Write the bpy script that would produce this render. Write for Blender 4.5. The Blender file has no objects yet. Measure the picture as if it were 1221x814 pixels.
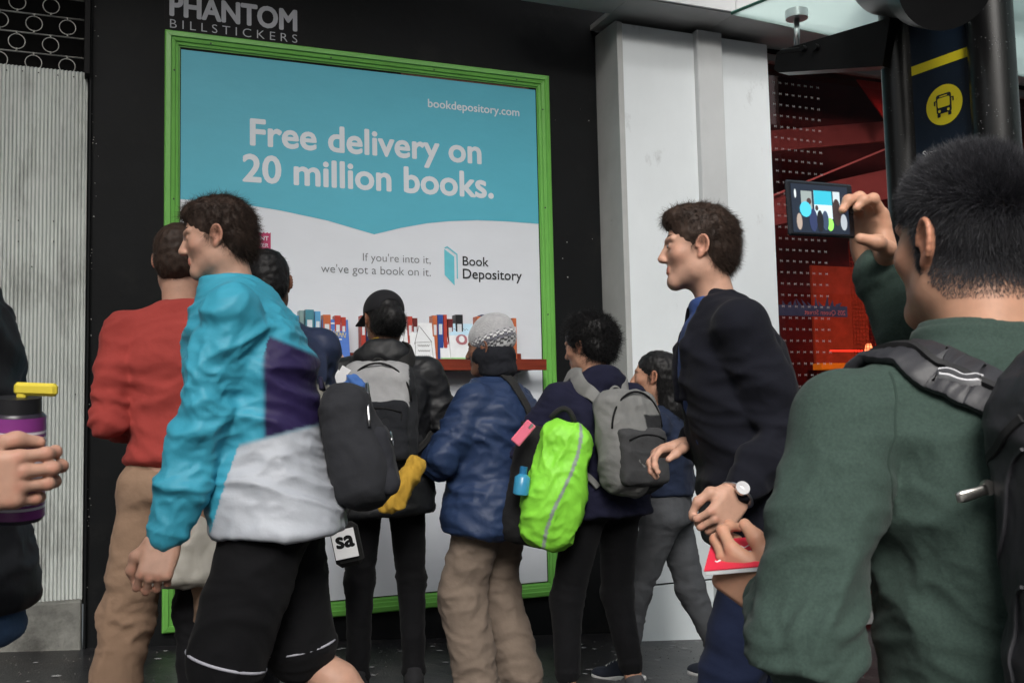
import bpy, math, random
import numpy as np
from mathutils import Vector, Matrix
from mathutils.bvhtree import BVHTree
S = bpy.context.scene
COL = S.collection
rng = np.random.default_rng(7); random.seed(7)
# ------------------------------------------------------------------ camera (35 mm lens, tilted up 4.5 degrees, slight roll)
CAMZ = 1.03
_f = 1187.0
_X = np.array([2886.5, -29.0, -_f]); _X /= np.linalg.norm(_X)
_Z = np.array([(29*15000.0-_f*_f)/2886.5, 15000.0, -_f]); _Z /= np.linalg.norm(_Z)
_Y = np.cross(_Z, _X)
CR = np.array([_X, _Y, _Z])
cam_d = bpy.data.cameras.new('camera'); cam = bpy.data.objects.new('camera', cam_d); COL.objects.link(cam)
cam_d.sensor_width = 36; cam_d.lens = 35.0; cam_d.clip_start = 0.05; cam_d.clip_end = 500
M = Matrix([list(r) for r in CR]).to_4x4(); M.translation = (0, 0, CAMZ); cam.matrix_world = M
cam_d.dof.use_dof = True; cam_d.dof.focus_distance = 4.2; cam_d.dof.aperture_fstop = 16
S.camera = cam
# ------------------------------------------------------------------ world and light: overcast daylight
w = bpy.data.worlds.new('World'); S.world = w; w.use_nodes = True
nt = w.node_tree; bg = nt.nodes['Background']
sky = nt.nodes.new('ShaderNodeTexSky'); sky.sky_type = 'NISHITA'; sky.sun_disc = False
sky.sun_elevation = math.radians(38); sky.sun_rotation = math.radians(200); sky.dust_density = 6; sky.air_density = 1.6
hs = nt.nodes.new('ShaderNodeHueSaturation'); hs.inputs['Saturation'].default_value = 0.42
nt.links.new(sky.outputs[0], hs.inputs['Color']); nt.links.new(hs.outputs[0], bg.inputs['Color'])
bg.inputs['Strength'].default_value = 0.15
sl = bpy.data.lights.new('sun', 'SUN'); sun = bpy.data.objects.new('sun', sl); COL.objects.link(sun)
sl.energy = 2.6; sl.angle = math.radians(28); sl.color = (1.0, 0.995, 0.98)
sd = Vector((math.sin(math.radians(200))*math.cos(math.radians(38)), math.cos(math.radians(200))*math.cos(math.radians(38)), math.sin(math.radians(38))))
sun.rotation_euler = sd.to_track_quat('Z', 'Y').to_euler()
S.view_settings.view_transform = 'Standard'; S.view_settings.look = 'None'
S.view_settings.exposure = 0.40; S.view_settings.gamma = 1
# ------------------------------------------------------------------ measuring helpers
def pt(px, py, d):
    """point seen at photograph pixel (px, py) at distance d along the optical axis"""
    v = CR @ np.array([px-610.5, -(py-407), -_f])*(d/_f); return np.array([v[0], v[1], v[2]+CAMZ])
def pty(px, py, y):
    v = CR @ np.array([px-610.5, -(py-407), -_f]); v = v*(y/v[1]); return np.array([v[0], v[1], v[2]+CAMZ])
def ptz(px, py, z):
    v = CR @ np.array([px-610.5, -(py-407), -_f]); v = v*((z-CAMZ)/v[2]); return np.array([v[0], v[1], z])
def gz(x, y=3.0): return 0.0025-0.075*x-(0.15 if y < 1.3 else 0)
# ------------------------------------------------------------------ objects
def tag(o, label=None, cat=None, group=None, kind=None):
    if label: o['label'] = label
    if cat: o['category'] = cat
    if group: o['group'] = group
    if kind: o['kind'] = kind
    return o
def thing(name, loc, label, cat, group=None):
    o = bpy.data.objects.new(name, None); o.empty_display_size = .1; COL.objects.link(o); o.location = [float(c) for c in loc]
    return tag(o, label, cat, group)
def loc_of(o):
    v = Vector((0, 0, 0))
    while o: v = v+o.location; o = o.parent
    return v
def link(name, me, parent=None, label=None):
    o = bpy.data.objects.new(name, me); COL.objects.link(o)
    if parent: o.parent = parent
    if label: o['label'] = label
    return o
def mesh(name, V, F, m=None, parent=None, smooth=False, col=None, origin=None, label=None):
    """V world vertices; F (n,3) or (n,4) array or list of polygons"""
    V = np.asarray(V, float)
    base = np.array(loc_of(parent)) if parent else np.zeros(3)
    org = np.array(origin, float)-base if origin is not None else np.zeros(3)
    me = bpy.data.meshes.new(name)
    Vl = V-base-org
    if isinstance(F, np.ndarray):
        k = F.shape[1]; me.vertices.add(len(V)); me.vertices.foreach_set('co', Vl.astype(np.float32).ravel())
        me.loops.add(F.size); me.loops.foreach_set('vertex_index', F.astype(np.int32).ravel())
        me.polygons.add(len(F)); me.polygons.foreach_set('loop_start', np.arange(0, F.size, k, dtype=np.int32))
        me.polygons.foreach_set('loop_total', np.full(len(F), k, np.int32)); me.update(calc_edges=True)
    else:
        me.from_pydata([tuple(v) for v in Vl], [], [tuple(int(i) for i in f) for f in F])
    if smooth: me.polygons.foreach_set('use_smooth', np.ones(len(me.polygons), bool))
    if col is not None:
        a = me.color_attributes.new('Tint', 'FLOAT_COLOR', 'POINT')
        c = np.ones((len(V), 4), np.float32); c[:, :3] = col; a.data.foreach_set('color', c.ravel())
    if m: me.materials.append(m)
    o = link(name, me, parent, label); o.location = [float(c) for c in org]
    return o
class MB:
    def __init__(s): s.V = []; s.F = []
    def add(s, V, F):
        b = len(s.V); s.V += [tuple(float(c) for c in v) for v in V]; s.F += [tuple(b+i for i in f) for f in F]; return s
    def box(s, c, h, R=None, bev=0.0):
        c = np.array(c, float); h = np.array(h, float); R = np.eye(3) if R is None else np.array(R)
        if bev <= 0:
            P = [c+R@(h*np.array(q)) for q in [(-1,-1,-1),(1,-1,-1),(1,1,-1),(-1,1,-1),(-1,-1,1),(1,-1,1),(1,1,1),(-1,1,1)]]
            return s.add(P, [(0,3,2,1),(4,5,6,7),(0,1,5,4),(1,2,6,5),(2,3,7,6),(3,0,4,7)])
        b = min(bev, min(h)*.9); P = []; idx = {}
        for sx in (-1,1):
            for sy in (-1,1):
                for sz in (-1,1):
                    sg = np.array([sx,sy,sz])
                    for a in range(3):
                        q = h-b; q = q.copy(); q[a] = h[a]; idx[(sx,sy,sz,a)] = len(P); P.append(c+R@(sg*q))
        F = []
        for a in range(3):
            u, v = [(1,2),(2,0),(0,1)][a]
            for sg in (-1,1):
                f = []
                for (su,sv) in ((-1,-1),(1,-1),(1,1),(-1,1)):
                    k = [0,0,0]; k[a] = sg; k[u] = su; k[v] = sv; f.append(idx[(*k,a)])
                F.append(f if sg > 0 else f[::-1])
        for a in range(3):
            u, v = [(1,2),(2,0),(0,1)][a]
            for su in (-1,1):
                for sv in (-1,1):
                    k0 = [0,0,0]; k0[a] = -1; k0[u] = su; k0[v] = sv; k1 = list(k0); k1[a] = 1
                    f = [idx[(*k0,u)], idx[(*k1,u)], idx[(*k1,v)], idx[(*k0,v)]]
                    F.append(f if su*sv < 0 else f[::-1])
        for sx in (-1,1):
            for sy in (-1,1):
                for sz in (-1,1):
                    f = [idx[(sx,sy,sz,a)] for a in range(3)]; F.append(f if sx*sy*sz > 0 else f[::-1])
        return s.add(P, F)
    def tube(s, P, r, n=10, cap=True, flat=None, up=None):
        P = [np.array(p, float) for p in P]; m = len(P); r = [r]*m if np.isscalar(r) else r
        flat = 1.0 if flat is None else flat; V = []; prev = None
        for i in range(m):
            t = P[min(i+1,m-1)]-P[max(i-1,0)]; t /= np.linalg.norm(t)+1e-12
            if prev is None:
                a = np.array(up, float) if up is not None else (np.array([0,0,1.]) if abs(t[2]) < .9 else np.array([1.,0,0]))
            else: a = prev
            u = a-t*(a@t); u /= np.linalg.norm(u)+1e-12; prev = u; v = np.cross(t, u)
            for k in range(n):
                q = 2*math.pi*k/n; V.append(P[i]+r[i]*(math.cos(q)*u*flat+math.sin(q)*v))
        F = [(i*n+k, i*n+(k+1)%n, (i+1)*n+(k+1)%n, (i+1)*n+k) for i in range(m-1) for k in range(n)]
        if cap: F += [tuple(range(n))[::-1], tuple((m-1)*n+k for k in range(n))]
        return s.add(V, F)
    def quad(s, a, b, c, d): return s.add([a,b,c,d], [(0,1,2,3)])
    def prism(s, poly, O, U, Vv, W):
        """polygon (u,v) list in the plane O,U,V extruded by vector W"""
        O, U, Vv, W = [np.array(q, float) for q in (O,U,Vv,W)]; n = len(poly)
        P = [O+U*p[0]+Vv*p[1] for p in poly]; P += [p+W for p in P]
        return s.add(P, [tuple(range(n))[::-1], tuple(range(n,2*n))]+[(k,(k+1)%n,n+(k+1)%n,n+k) for k in range(n)])
    def build(s, name, m=None, parent=None, smooth=False, origin=None, label=None, kind=None, auto=None):
        o = mesh(name, s.V, s.F, m, parent, smooth, origin=origin, label=label)
        if auto is not None:
            o.data.polygons.foreach_set('use_smooth', np.ones(len(o.data.polygons), bool)); o.data.set_sharp_from_angle(angle=math.radians(auto))
        if kind: o['kind'] = kind
        return o
# ------------------------------------------------------------------ materials
MATS = {}
def sRGB(r, g, b): return tuple(((c/255)/12.92 if c/255 <= .04045 else ((c/255+.055)/1.055)**2.4) for c in (r,g,b))
def mat(name, col=(.5,.5,.5), rough=.6, metal=0, var=.12, vscale=6, bumps=((40,.2,.002),), tint=False, spec=.5, sheen=0, coat=0, emit=None, sss=0, trans=0, alpha=None, stretch=None, dirt=None, ior=1.45):
    if name in MATS: return MATS[name]
    m = bpy.data.materials.new(name); m.use_nodes = True; MATS[name] = m
    t = m.node_tree; N = t.nodes; L = t.links; b = N['Principled BSDF']
    b.inputs['Roughness'].default_value = rough; b.inputs['Metallic'].default_value = metal
    b.inputs['Specular IOR Level'].default_value = spec; b.inputs['IOR'].default_value = ior
    if sheen: b.inputs['Sheen Weight'].default_value = sheen; b.inputs['Sheen Roughness'].default_value = .5
    if coat: b.inputs['Coat Weight'].default_value = coat; b.inputs['Coat Roughness'].default_value = .12
    if sss: b.inputs['Subsurface Weight'].default_value = sss; b.inputs['Subsurface Radius'].default_value = (.012,.005,.003); b.inputs['Subsurface Scale'].default_value = 1
    if trans: b.inputs['Transmission Weight'].default_value = trans
    if alpha is not None: b.inputs['Alpha'].default_value = alpha
    tc = N.new('ShaderNodeTexCoord'); vec = tc.outputs['Object']
    if stretch:
        mp = N.new('ShaderNodeMapping'); mp.inputs['Scale'].default_value = stretch; L.new(vec, mp.inputs[0]); vec = mp.outputs[0]
    if tint:
        a = N.new('ShaderNodeAttribute'); a.attribute_name = 'Tint'; base = a.outputs['Color']
    else:
        c = N.new('ShaderNodeRGB'); c.outputs[0].default_value = (*col, 1); base = c.outputs[0]
    n = N.new('ShaderNodeTexNoise'); n.inputs['Scale'].default_value = vscale; n.inputs['Detail'].default_value = 6; n.inputs['Roughness'].default_value = .62
    L.new(vec, n.inputs['Vector'])
    mr = N.new('ShaderNodeMapRange'); mr.inputs['From Min'].default_value = .25; mr.inputs['From Max'].default_value = .75
    mr.inputs['To Min'].default_value = 1-var; mr.inputs['To Max'].default_value = 1+var; L.new(n.outputs['Fac'], mr.inputs['Value'])
    mx = N.new('ShaderNodeVectorMath'); mx.operation = 'SCALE'; L.new(base, mx.inputs[0]); L.new(mr.outputs[0], mx.inputs['Scale'])
    out = mx.outputs[0]
    if dirt:
        dc, ds, lo, hi = dirt
        n2 = N.new('ShaderNodeTexNoise'); n2.inputs['Scale'].default_value = ds; n2.inputs['Detail'].default_value = 9; n2.inputs['Roughness'].default_value = .7
        L.new(vec, n2.inputs['Vector'])
        r2 = N.new('ShaderNodeMapRange'); r2.inputs['From Min'].default_value = lo; r2.inputs['From Max'].default_value = hi; L.new(n2.outputs['Fac'], r2.inputs['Value'])
        mm = N.new('ShaderNodeMix'); mm.data_type = 'RGBA'; L.new(r2.outputs[0], mm.inputs[0]); L.new(out, mm.inputs[6]); mm.inputs[7].default_value = (*dc, 1); out = mm.outputs[2]
    L.new(out, b.inputs['Base Color'])
    prev = None
    for (sc, st, dist) in bumps:
        nb = N.new('ShaderNodeTexNoise'); nb.inputs['Scale'].default_value = sc; nb.inputs['Detail'].default_value = 4; L.new(vec, nb.inputs['Vector'])
        bp = N.new('ShaderNodeBump'); bp.inputs['Strength'].default_value = st; bp.inputs['Distance'].default_value = dist; L.new(nb.outputs['Fac'], bp.inputs['Height'])
        if prev: L.new(prev, bp.inputs['Normal'])
        prev = bp.outputs[0]
    if prev: L.new(prev, b.inputs['Normal'])
    if emit: b.inputs['Emission Color'].default_value = (*emit[0], 1); b.inputs['Emission Strength'].default_value = emit[1]
    return m
def glass_fac(N, L):
    lw = N.new('ShaderNodeLayerWeight'); p = N.new('ShaderNodeMath'); p.operation = 'POWER'; L.new(lw.outputs['Facing'], p.inputs[0]); p.inputs[1].default_value = 5
    m = N.new('ShaderNodeMath'); m.operation = 'MULTIPLY_ADD'; L.new(p.outputs[0], m.inputs[0]); m.inputs[1].default_value = .9; m.inputs[2].default_value = .04; return m
def creases(m, sc=6.0, st=.45, dist=.012, dst=1.6):
    if m.get('creased'): return m
    m['creased'] = 1; t = m.node_tree; N = t.nodes; L = t.links; b = N['Principled BSDF']; old = b.inputs['Normal'].links[0].from_socket if b.inputs['Normal'].links else None
    tc = N.new('ShaderNodeTexCoord'); n = N.new('ShaderNodeTexNoise'); n.noise_type = 'RIDGED_MULTIFRACTAL'; n.inputs['Scale'].default_value = sc; n.inputs['Detail'].default_value = 3
    n.inputs['Distortion'].default_value = dst; n.inputs['Roughness'].default_value = .45; L.new(tc.outputs['Object'], n.inputs['Vector'])
    p = N.new('ShaderNodeBump'); p.inputs['Strength'].default_value = st; p.inputs['Distance'].default_value = dist; L.new(n.outputs['Fac'], p.inputs['Height'])
    if old: L.new(old, p.inputs['Normal'])
    L.new(p.outputs[0], b.inputs['Normal']); return m
def cloth(name, col, rough=.9, var=.12, sheen=.03, tint=False, wr=.5, fine=350):
    return creases(mat(name, col, rough, var=var, vscale=9, bumps=((14, wr, .012), (45, wr*.6, .003), (fine, .3, .0008)), sheen=sheen, tint=tint, spec=.18), st=wr*.7)
def shell(name, col, rough=.45, tint=False):
    return creases(mat(name, col, max(rough,.55), var=.06, vscale=7, bumps=((10, .4, .010), (36, .4, .003)), tint=tint, spec=.4), 7, .5)
SKIN = dict(rough=.52, var=.10, vscale=30, bumps=((260, .25, .0008), (60, .12, .001)), sss=.12, spec=.4)
skin_light = mat('skin_light', (.50,.30,.22), **SKIN)
skin_tan = mat('skin_tan', (.44,.245,.16), **SKIN)
skin_brown = mat('skin_brown', (.26,.13,.08), **SKIN)
hair_black = mat('hair_black', (.007,.0065,.007), .55, var=.5, vscale=60, bumps=((180,.35,.002),), spec=.35, stretch=(1,1,.35))
hair_brown = mat('hair_brown', (.035,.021,.015), .6, var=.5, vscale=60, bumps=((160,.4,.002),), spec=.3, stretch=(1,1,.35))
m_black = mat('matt_black', (.006,.006,.0065), .65, spec=.2)
m_steel = mat('steel', (.55,.55,.56), .28, metal=1, var=.05)
m_white = mat('white_plastic', (.75,.75,.76), .5, var=.04)
# ------------------------------------------------------------------ text and flat print
def text_mesh(body, off=0.0, spacing=1.0):
    cu = bpy.data.curves.new('t', 'FONT'); cu.body = body; cu.offset = off; cu.space_character = spacing; cu.resolution_u = 4
    o = bpy.data.objects.new('t', cu); COL.objects.link(o)
    dg = bpy.context.evaluated_depsgraph_get(); me = o.evaluated_get(dg).to_mesh()
    V = np.array([v.co[:] for v in me.vertices]); F = [tuple(p.vertices) for p in me.polygons]
    o.evaluated_get(dg).to_mesh_clear(); bpy.data.objects.remove(o); bpy.data.curves.remove(cu)
    return V, F
def lettering(body, x0, x1, zb, O, U, Vv, m, parent, off=0.0, spacing=1.0, hscale=None, name='lettering', flip=False, split=False):
    """print one line from x0 to x1 (along U) with its baseline at zb (along Vv)"""
    if split:
        W0, _ = text_mesh(body, min(off,0), spacing); a, b = W0[:,0].min(), W0[:,0].max(); s = (x1-x0)/(b-a)
        for i, ch in enumerate(body):
            if ch == ' ': continue
            Vc, _ = text_mesh(ch, min(off,0), spacing); Vp, _ = text_mesh(body[:i+1], min(off,0), spacing)
            r1 = Vp[:,0].max(); wd = Vc[:,0].max()-Vc[:,0].min()
            lettering(ch, x0+(r1-wd-a)*s, x0+(r1-a)*s, zb, O, U, Vv, m, parent, off, 1.0, hscale or s, 'letter')
        return
    V, F = text_mesh(body, min(off,0), spacing)
    a, b = V[:,0].min(), V[:,0].max(); s = (x1-x0)/(b-a)
    sv = s if hscale is None else hscale
    O, U, Vv = [np.array(q, float) for q in (O,U,Vv)]
    xs = x0+(V[:,0]-a)*s
    if flip: xs = x0+x1-xs
    P = O+np.outer(xs, U)+np.outer(zb+V[:,1]*sv, Vv)
    if off > .005:
        # bold weight: the same glyphs printed again slightly spread, each a hair above the last
        Nn = np.cross(U,Vv); Ps = []; Fs = []; r_ = off*sv*.75; n_ = len(P); dr = [(0,0)]+[(math.cos(a),math.sin(a)) for a in np.linspace(0,2*math.pi,8,endpoint=False)]
        for q,(a,b_) in enumerate(dr):
            Ps.append(P+U*a*r_+Vv*b_*r_+Nn*q*.00003); Fs += [tuple(i+q*n_ for i in (f[::-1] if flip else f)) for f in F]
        return mesh(name, np.concatenate(Ps), Fs, m, parent)
    return mesh(name, P, [f[::-1] for f in F] if flip else F, m, parent)
def flat(poly, O, U, Vv, m, parent, name='print'):
    O, U, Vv = [np.array(q, float) for q in (O,U,Vv)]
    return mesh(name, [O+U*p[0]+Vv*p[1] for p in poly], [tuple(range(len(poly)))], m, parent)
UX, UZ = np.array([1.,0,0]), np.array([0,0,1.])
# ================================================================== THE SETTING
WY = 5.2
def Z(z): return z+CAMZ
asphalt = mat('wet_pavement', (.017,.017,.019), .36, var=.35, vscale=9, bumps=((120,.6,.004),(22,.3,.006)), dirt=((.055,.050,.046),5,.50,.75))
road_m = mat('road_asphalt', (.035,.036,.038), .5, var=.3, vscale=8, bumps=((150,.7,.004),))
kerb_m = mat('kerb_concrete', (.20,.20,.19), .8, var=.25, bumps=((60,.5,.004),))
def sheet(name, xs, ys, dz, m, lab=None):
    V = [(x,y,0.0025-0.075*x+dz) for y in ys for x in xs]; n = len(xs)
    F = [(j*n+i,j*n+i+1,(j+1)*n+i+1,(j+1)*n+i) for j in range(len(ys)-1) for i in range(n-1)]
    return tag(mesh(name, V, F, m), lab, kind='structure')
sheet('pavement', [-30,-5,0,5,30], [1.3,3,6.5], 0, asphalt)
sheet('road', [-30,-5,0,5,30], [-60,-5,1.16], -.15, road_m)
k = MB()
k.add([(-30,1.16,.0025+2.25-.3),(30,1.16,.0025-2.25-.3),(30,1.16,.0025-2.25+.003),(-30,1.16,.0025+2.25+.003),(-30,1.3,.0025+2.25-.3),(30,1.3,.0025-2.25-.3),(30,1.3,.0025-2.25+.003),(-30,1.3,.0025+2.25+.003)],
      [(0,1,2,3),(3,2,6,7),(4,7,6,5)])
tag(k.build('kerb', kerb_m), kind='structure')
# gum spots trodden into the pavement
gum = MB(); gm = mat('old_gum', (.26,.26,.26), .8, var=.3, vscale=20)
for i in range(230):
    x = rng.uniform(-1.3, 4.6); y = rng.uniform(3.6, 5.1); r = abs(rng.normal(.009,.004))+.004; n = 7
    an = rng.uniform(0,6)
    gum.add([(x+r*rng.uniform(.75,1.2)*math.cos(an+q*2*math.pi/n)*1.2, y+r*math.sin(an+q*2*math.pi/n), gz(x)+.003-.075*r*math.cos(an+q*2*math.pi/n)) for q in range(n)]+[(x,y,gz(x)+.0045)], [(q,(q+1)%n,n) for q in range(n)])
tag(gum.build('gum_spots', gm), 'pale flattened chewing gum spots on the dark pavement', 'gum', kind='stuff')
lit = MB(); lm = mat('grit', (.10,.095,.09), .9)
for i in range(1400):
    x = rng.uniform(-1.3, 4.6); y = rng.uniform(3.7, 5.18); r = rng.uniform(.0015,.004)
    lit.add([(x-r,y,gz(x)+.002),(x+r,y-r*.5,gz(x)+.002),(x,y+r,gz(x)+.002),(x,y,gz(x)+.002+r)], [(0,1,3),(1,2,3),(2,0,3)])
tag(lit.build('grit', lm), 'fine grit scattered over the pavement by the wall', 'grit', kind='stuff')
p = ptz(54, 771, gz(.0)+.006); cb = thing('cigarette_butt', p, 'cigarette butt lying on the pavement in front of the concrete plinth', 'cigarette butt')
MB().tube([p+(-.012,0,.002),p+(.004,.004,.002)], .004, 8).build('paper', m_white, cb, True)
MB().tube([p+(.0042,.004,.002),p+(.016,.007,.002)], .0041, 8).build('filter', mat('cork_filter',(.45,.22,.08),.8), cb, True)

# black rendered wall
bw = thing('black_wall', (1.3, WY, gz(1.3)), 'black painted wall around the green framed poster', 'wall')
blackp = mat('black_paint', (.0045,.0052,.006), .6, spec=.2, var=.25, vscale=3, bumps=((60,.25,.002),(4,.5,.01)), dirt=((.012,.012,.012),4,.55,.75))
MB().box((1.33, WY+.15, 1.8), (1.40,.15,2.4)).build('wall_face', blackp, bw)
chips = MB()
for i in range(40):
    side = (0,0,0,2,0)[i % 5]
    x = [-.06+abs(rng.normal(0,.012)), rng.uniform(0,.25), rng.uniform(2.45,2.68)][side]; z = rng.uniform(.15,3.2); r = rng.uniform(.0015,.005)
    chips.add([(x-r,WY-.0015,z),(x+r,WY-.0015,z-r*.4),(x+r*.4,WY-.0015,z+r*1.4)], [(0,1,2)])
o = chips.build('paint_chips', mat('chipped_plaster',(.42,.42,.40),.9), bw); o['kind'] = 'stuff'
o = MB().box((-.066, WY-.01, 1.15), (.006,.012,1.9), bev=.003).build('edge_trim', blackp, bw)

# corrugated metal on the left, with grille above and plinth below
LY = WY+.045
cm = thing('corrugated_sheet', (-.6, LY, .23), 'grey corrugated metal sheet with vertical ribs left of the black wall', 'metal sheet')
corr = mat('corrugated_grey', (.49,.52,.50), .5, metal=.0, var=.22, vscale=2.2, stretch=(1,1,.35), bumps=((30,.2,.003),), dirt=((.10,.098,.09),5,.50,.80))
per = .0170; n = 78; V = []; F = []
zt = lambda x: Z(1.765)
zs = [Z(-.80), Z(-.2), Z(.4), Z(1.0), Z(1.765)]
cols = []
for i in range(n*8+1):
    ph = (i % 8)/8; x = -.078-(n*8-i)*per/8; prof = max(-.6, min(.75, math.sin(ph*2*math.pi)))
    cols.append((x, LY-.0065*prof))
for z in zs: V += [(x,y,z) for x,y in cols]
nc = len(cols)
F = [(j*nc+i,j*nc+i+1,(j+1)*nc+i+1,(j+1)*nc+i) for j in range(len(zs)-1) for i in range(nc-1)]
mesh('ribbed_sheet', V, F, corr, cm, True)
sc = mat('dark_rivet', (.02,.02,.02), .5)
for (px,py) in [(8,84),(27,85),(46,87),(69,90),(88,92),(22,263),(64,264),(22,288),(64,288),(38,318),(90,470)]:
    q = pty(px,py,LY-.008); MB().tube([q, q+(0,-.003,0)], .0035, 8).build('screw', sc, cm)
MB().box((-.083, LY-.006, Z(.48)), (.0035,.006,1.283), bev=.001).build('edge_strip', corr, cm)
MB().box((-.30, LY+.05, Z(.48)), (1.2,.02,1.28)).build('backing', m_black, cm)
pl = thing('concrete_plinth', (-.6, WY, .02), 'weathered concrete plinth under the corrugated metal sheet', 'plinth')
conc = mat('old_concrete', (.17,.17,.155), .85, var=.4, vscale=7, bumps=((50,.7,.006),(9,.4,.01)), dirt=((.035,.033,.03),5,.48,.75))
MB().box((-.735, WY+.06, .095), (.655,.095,.137), bev=.006).build('plinth_block', conc, pl)
gr = thing('security_grille', (-.6, LY, 2.83), 'black security grille of rods joined by metal rings above the corrugated sheet', 'grille')
gs = mat('grille_steel', (.42,.42,.40), .45, metal=.4, var=.4, vscale=20)
MB().box((-.75, LY+.55, 3.3), (.72,.02,.55)).build('dark_recess', m_black, gr)
MB().box((-.083, LY+.2, 3.3), (.012,.30,.54)).build('guide_rail', m_black, gr)
y0 = LY+.02
rz = [Z(zz) for zz in (1.842, 1.940, 2.038, 2.136, 2.234, 2.332)]
for z in rz: MB().tube([(-1.4,y0,z),(-.10,y0,z)], .0042, 8).build('rod', gs, gr, True)
for j in range(6):
    zc = rz[j]-.049
    for i in range(9):
        x = -.245-.15*i-(.075 if j % 2 else 0)+.07
        if x < -1.35 or x > -.13: continue
        P = [(x+.019*math.cos(a), y0-.004, zc+(.040)*math.sin(a)*.92) for a in np.linspace(-math.pi/2+.12, 1.5*math.pi-.12, 21)]
        P = [(x+.037*math.cos(a), y0-.004, zc+.037*math.sin(a)) for a in np.linspace(-math.pi/2, 1.5*math.pi, 21)]
        b = MB().tube(P, .0024, 6, cap=False)
        b.box((x,y0-.004,zc+.042),(.004,.004,.008)); b.box((x,y0-.004,zc-.042),(.004,.004,.008))
        b.build('ring', gs, gr, True)

# ------------------------------------------------------------------ the framed poster
fx0,fx1,fz0,fz1 = .277, 2.406, Z(-.985), Z(2.005)
green = mat('green_gloss_paint', (.135,.40,.070), .38, var=.10, vscale=5, bumps=((26,.25,.003),(120,.1,.001)), coat=.15)
fr = thing('timber_surround', (1.34, WY, fz0), 'bright green moulded timber frame around the big poster', 'frame')
prof = [(0,0),(0,.030),(.006,.036),(.028,.038),(.032,.030),(.050,.027),(.053,.020),(.066,.018),(.070,.010),(.074,.010),(.074,0)]
def rail(a, b, inn):
    a,b = np.array(a,float), np.array(b,float); t = (b-a)/np.linalg.norm(b-a); inn = np.array(inn, float); V = []
    for (wd,dp) in prof: V.append(a+inn*wd+t*wd+np.array([0,-dp,0]))
    for (wd,dp) in prof: V.append(b+inn*wd-t*wd+np.array([0,-dp,0]))
    n = len(prof); F = [(i,i+1,n+i+1,n+i) for i in range(n-1)]+[tuple(range(n)),tuple(range(2*n-1,n-1,-1))]
    r = MB().add(V,F).build('frame_rail', green, fr); r.data.polygons.foreach_set('use_smooth', np.zeros(len(F),bool)); return r
A,B,C_,D_ = (fx0,WY,fz0),(fx1,WY,fz0),(fx1,WY,fz1),(fx0,WY,fz1)
g = .0008
rail((fx0+g,WY,fz0),(fx1-g,WY,fz0),(0,0,1)); rail((fx1,WY,fz0+g),(fx1,WY,fz1-g),(-1,0,0)); rail((fx1-g,WY,fz1),(fx0+g,WY,fz1),(0,0,-1)); rail((fx0,WY,fz1-g),(fx0,WY,fz0+g),(1,0,0))
for (x,z) in [(fx0+.045,v) for v in (Z(1.80),Z(1.14),Z(.72),Z(-.1),Z(-.7))]+[(fx1-.045,v) for v in (Z(1.8),Z(1.22),Z(.6),Z(-.4))]+[(v,fz1-.045) for v in (.50,1.12,1.7,2.2)]+[(v,fz0+.045) for v in (.6,1.3,2.0)]:
    MB().tube([(x,WY-.026,z),(x,WY-.0305,z)], .0045, 8).build('screw', sc, fr)
PY = WY-.006
po = thing('poster', (1.34, PY, Z(-.9)), 'large blue and white bookshop poster in the green frame', 'poster')
teal = mat('poster_teal', (.085,.40,.52), .5, var=.04, vscale=3, bumps=((5,.35,.006),(40,.12,.001)), stretch=(1,1,2.2))
pwhite = mat('poster_white', (.63,.66,.71), .45, var=.03, vscale=3, bumps=((5,.35,.006),(40,.12,.001)), stretch=(1,1,2.2))
creases(teal,2.2,.25,.010,.8); creases(pwhite,2.2,.25,.010,.8)
MB().box((1.34,WY-.003,.5*(Z(-.93)+Z(1.95))), (1.0,.0012,.5*(Z(1.95)-Z(-.93)))).build('mount_board', m_black, po)
torn = mat('old_torn_paper', (.10,.05,.035), .9, var=.5, vscale=40)
MB().box((1.9,WY-.0048,Z(1.926)), (.385,.0005,.007)).build('old_poster_edge', torn, po)
x0,x1,zb,ztp = .356,2.326,Z(-.905),Z(1.919)
flat([(x0,zb),(x1,zb),(x1,ztp),(x0,ztp)], (0,PY,0), UX, UZ, pwhite, po, 'paper')
cut = [(x0,Z(1.146)),(.62,Z(1.143)),(.85,Z(1.118)),(1.1,Z(1.078)),(1.352,Z(1.017)),(1.5,Z(1.060)),(1.65,Z(1.094)),(1.78,Z(1.113)),(1.95,Z(1.128)),(2.12,Z(1.131)),(x1,Z(1.128))]
flat(cut+[(x1,ztp),(x0,ztp)], (0,PY-.0012,0), UX, UZ, teal, po, 'blue_field')
tw = mat('print_white', (.62,.66,.70), .45, var=.03, vscale=3, bumps=())
tg = mat('print_grey', (.13,.14,.15), .5, var=.03, bumps=())
tk = mat('print_black', (.012,.013,.015), .5, var=.03, bumps=())
O2 = (0,PY-.0024,0)
def L(body,a,b,zb_,m,off=0,sp=1.0,hs=None,split=False): return lettering(body,a,b,Z(zb_),O2,UX,UZ,m,po,off,sp,hs,split=split)
L('bookdepository.com',1.668,2.220,1.752,tw,.018)
L('Free delivery on',.702,1.976,1.455,tw,.034,split=True)
L('20 million books.',.664,2.046,1.262,tw,.034,split=True)
L("If you're into it,",1.288,1.668,.905-.035,tg,-.006)
L("we've got a book on it.",1.062,1.668,.80,tg,-.006)
L('Book',1.856,2.010,.868,tk,.014)
L('Depository',1.856,2.212,.795,tk,.014)
lx = 1.748
logo = mat('logo_teal',(.12,.47,.56),.45,bumps=())
flat([(lx,Z(.78+.03)),(lx+.058,Z(.752)),(lx+.058,Z(.915)),(lx,Z(.955))],O2,UX,UZ,logo,po,'logo')
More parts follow.
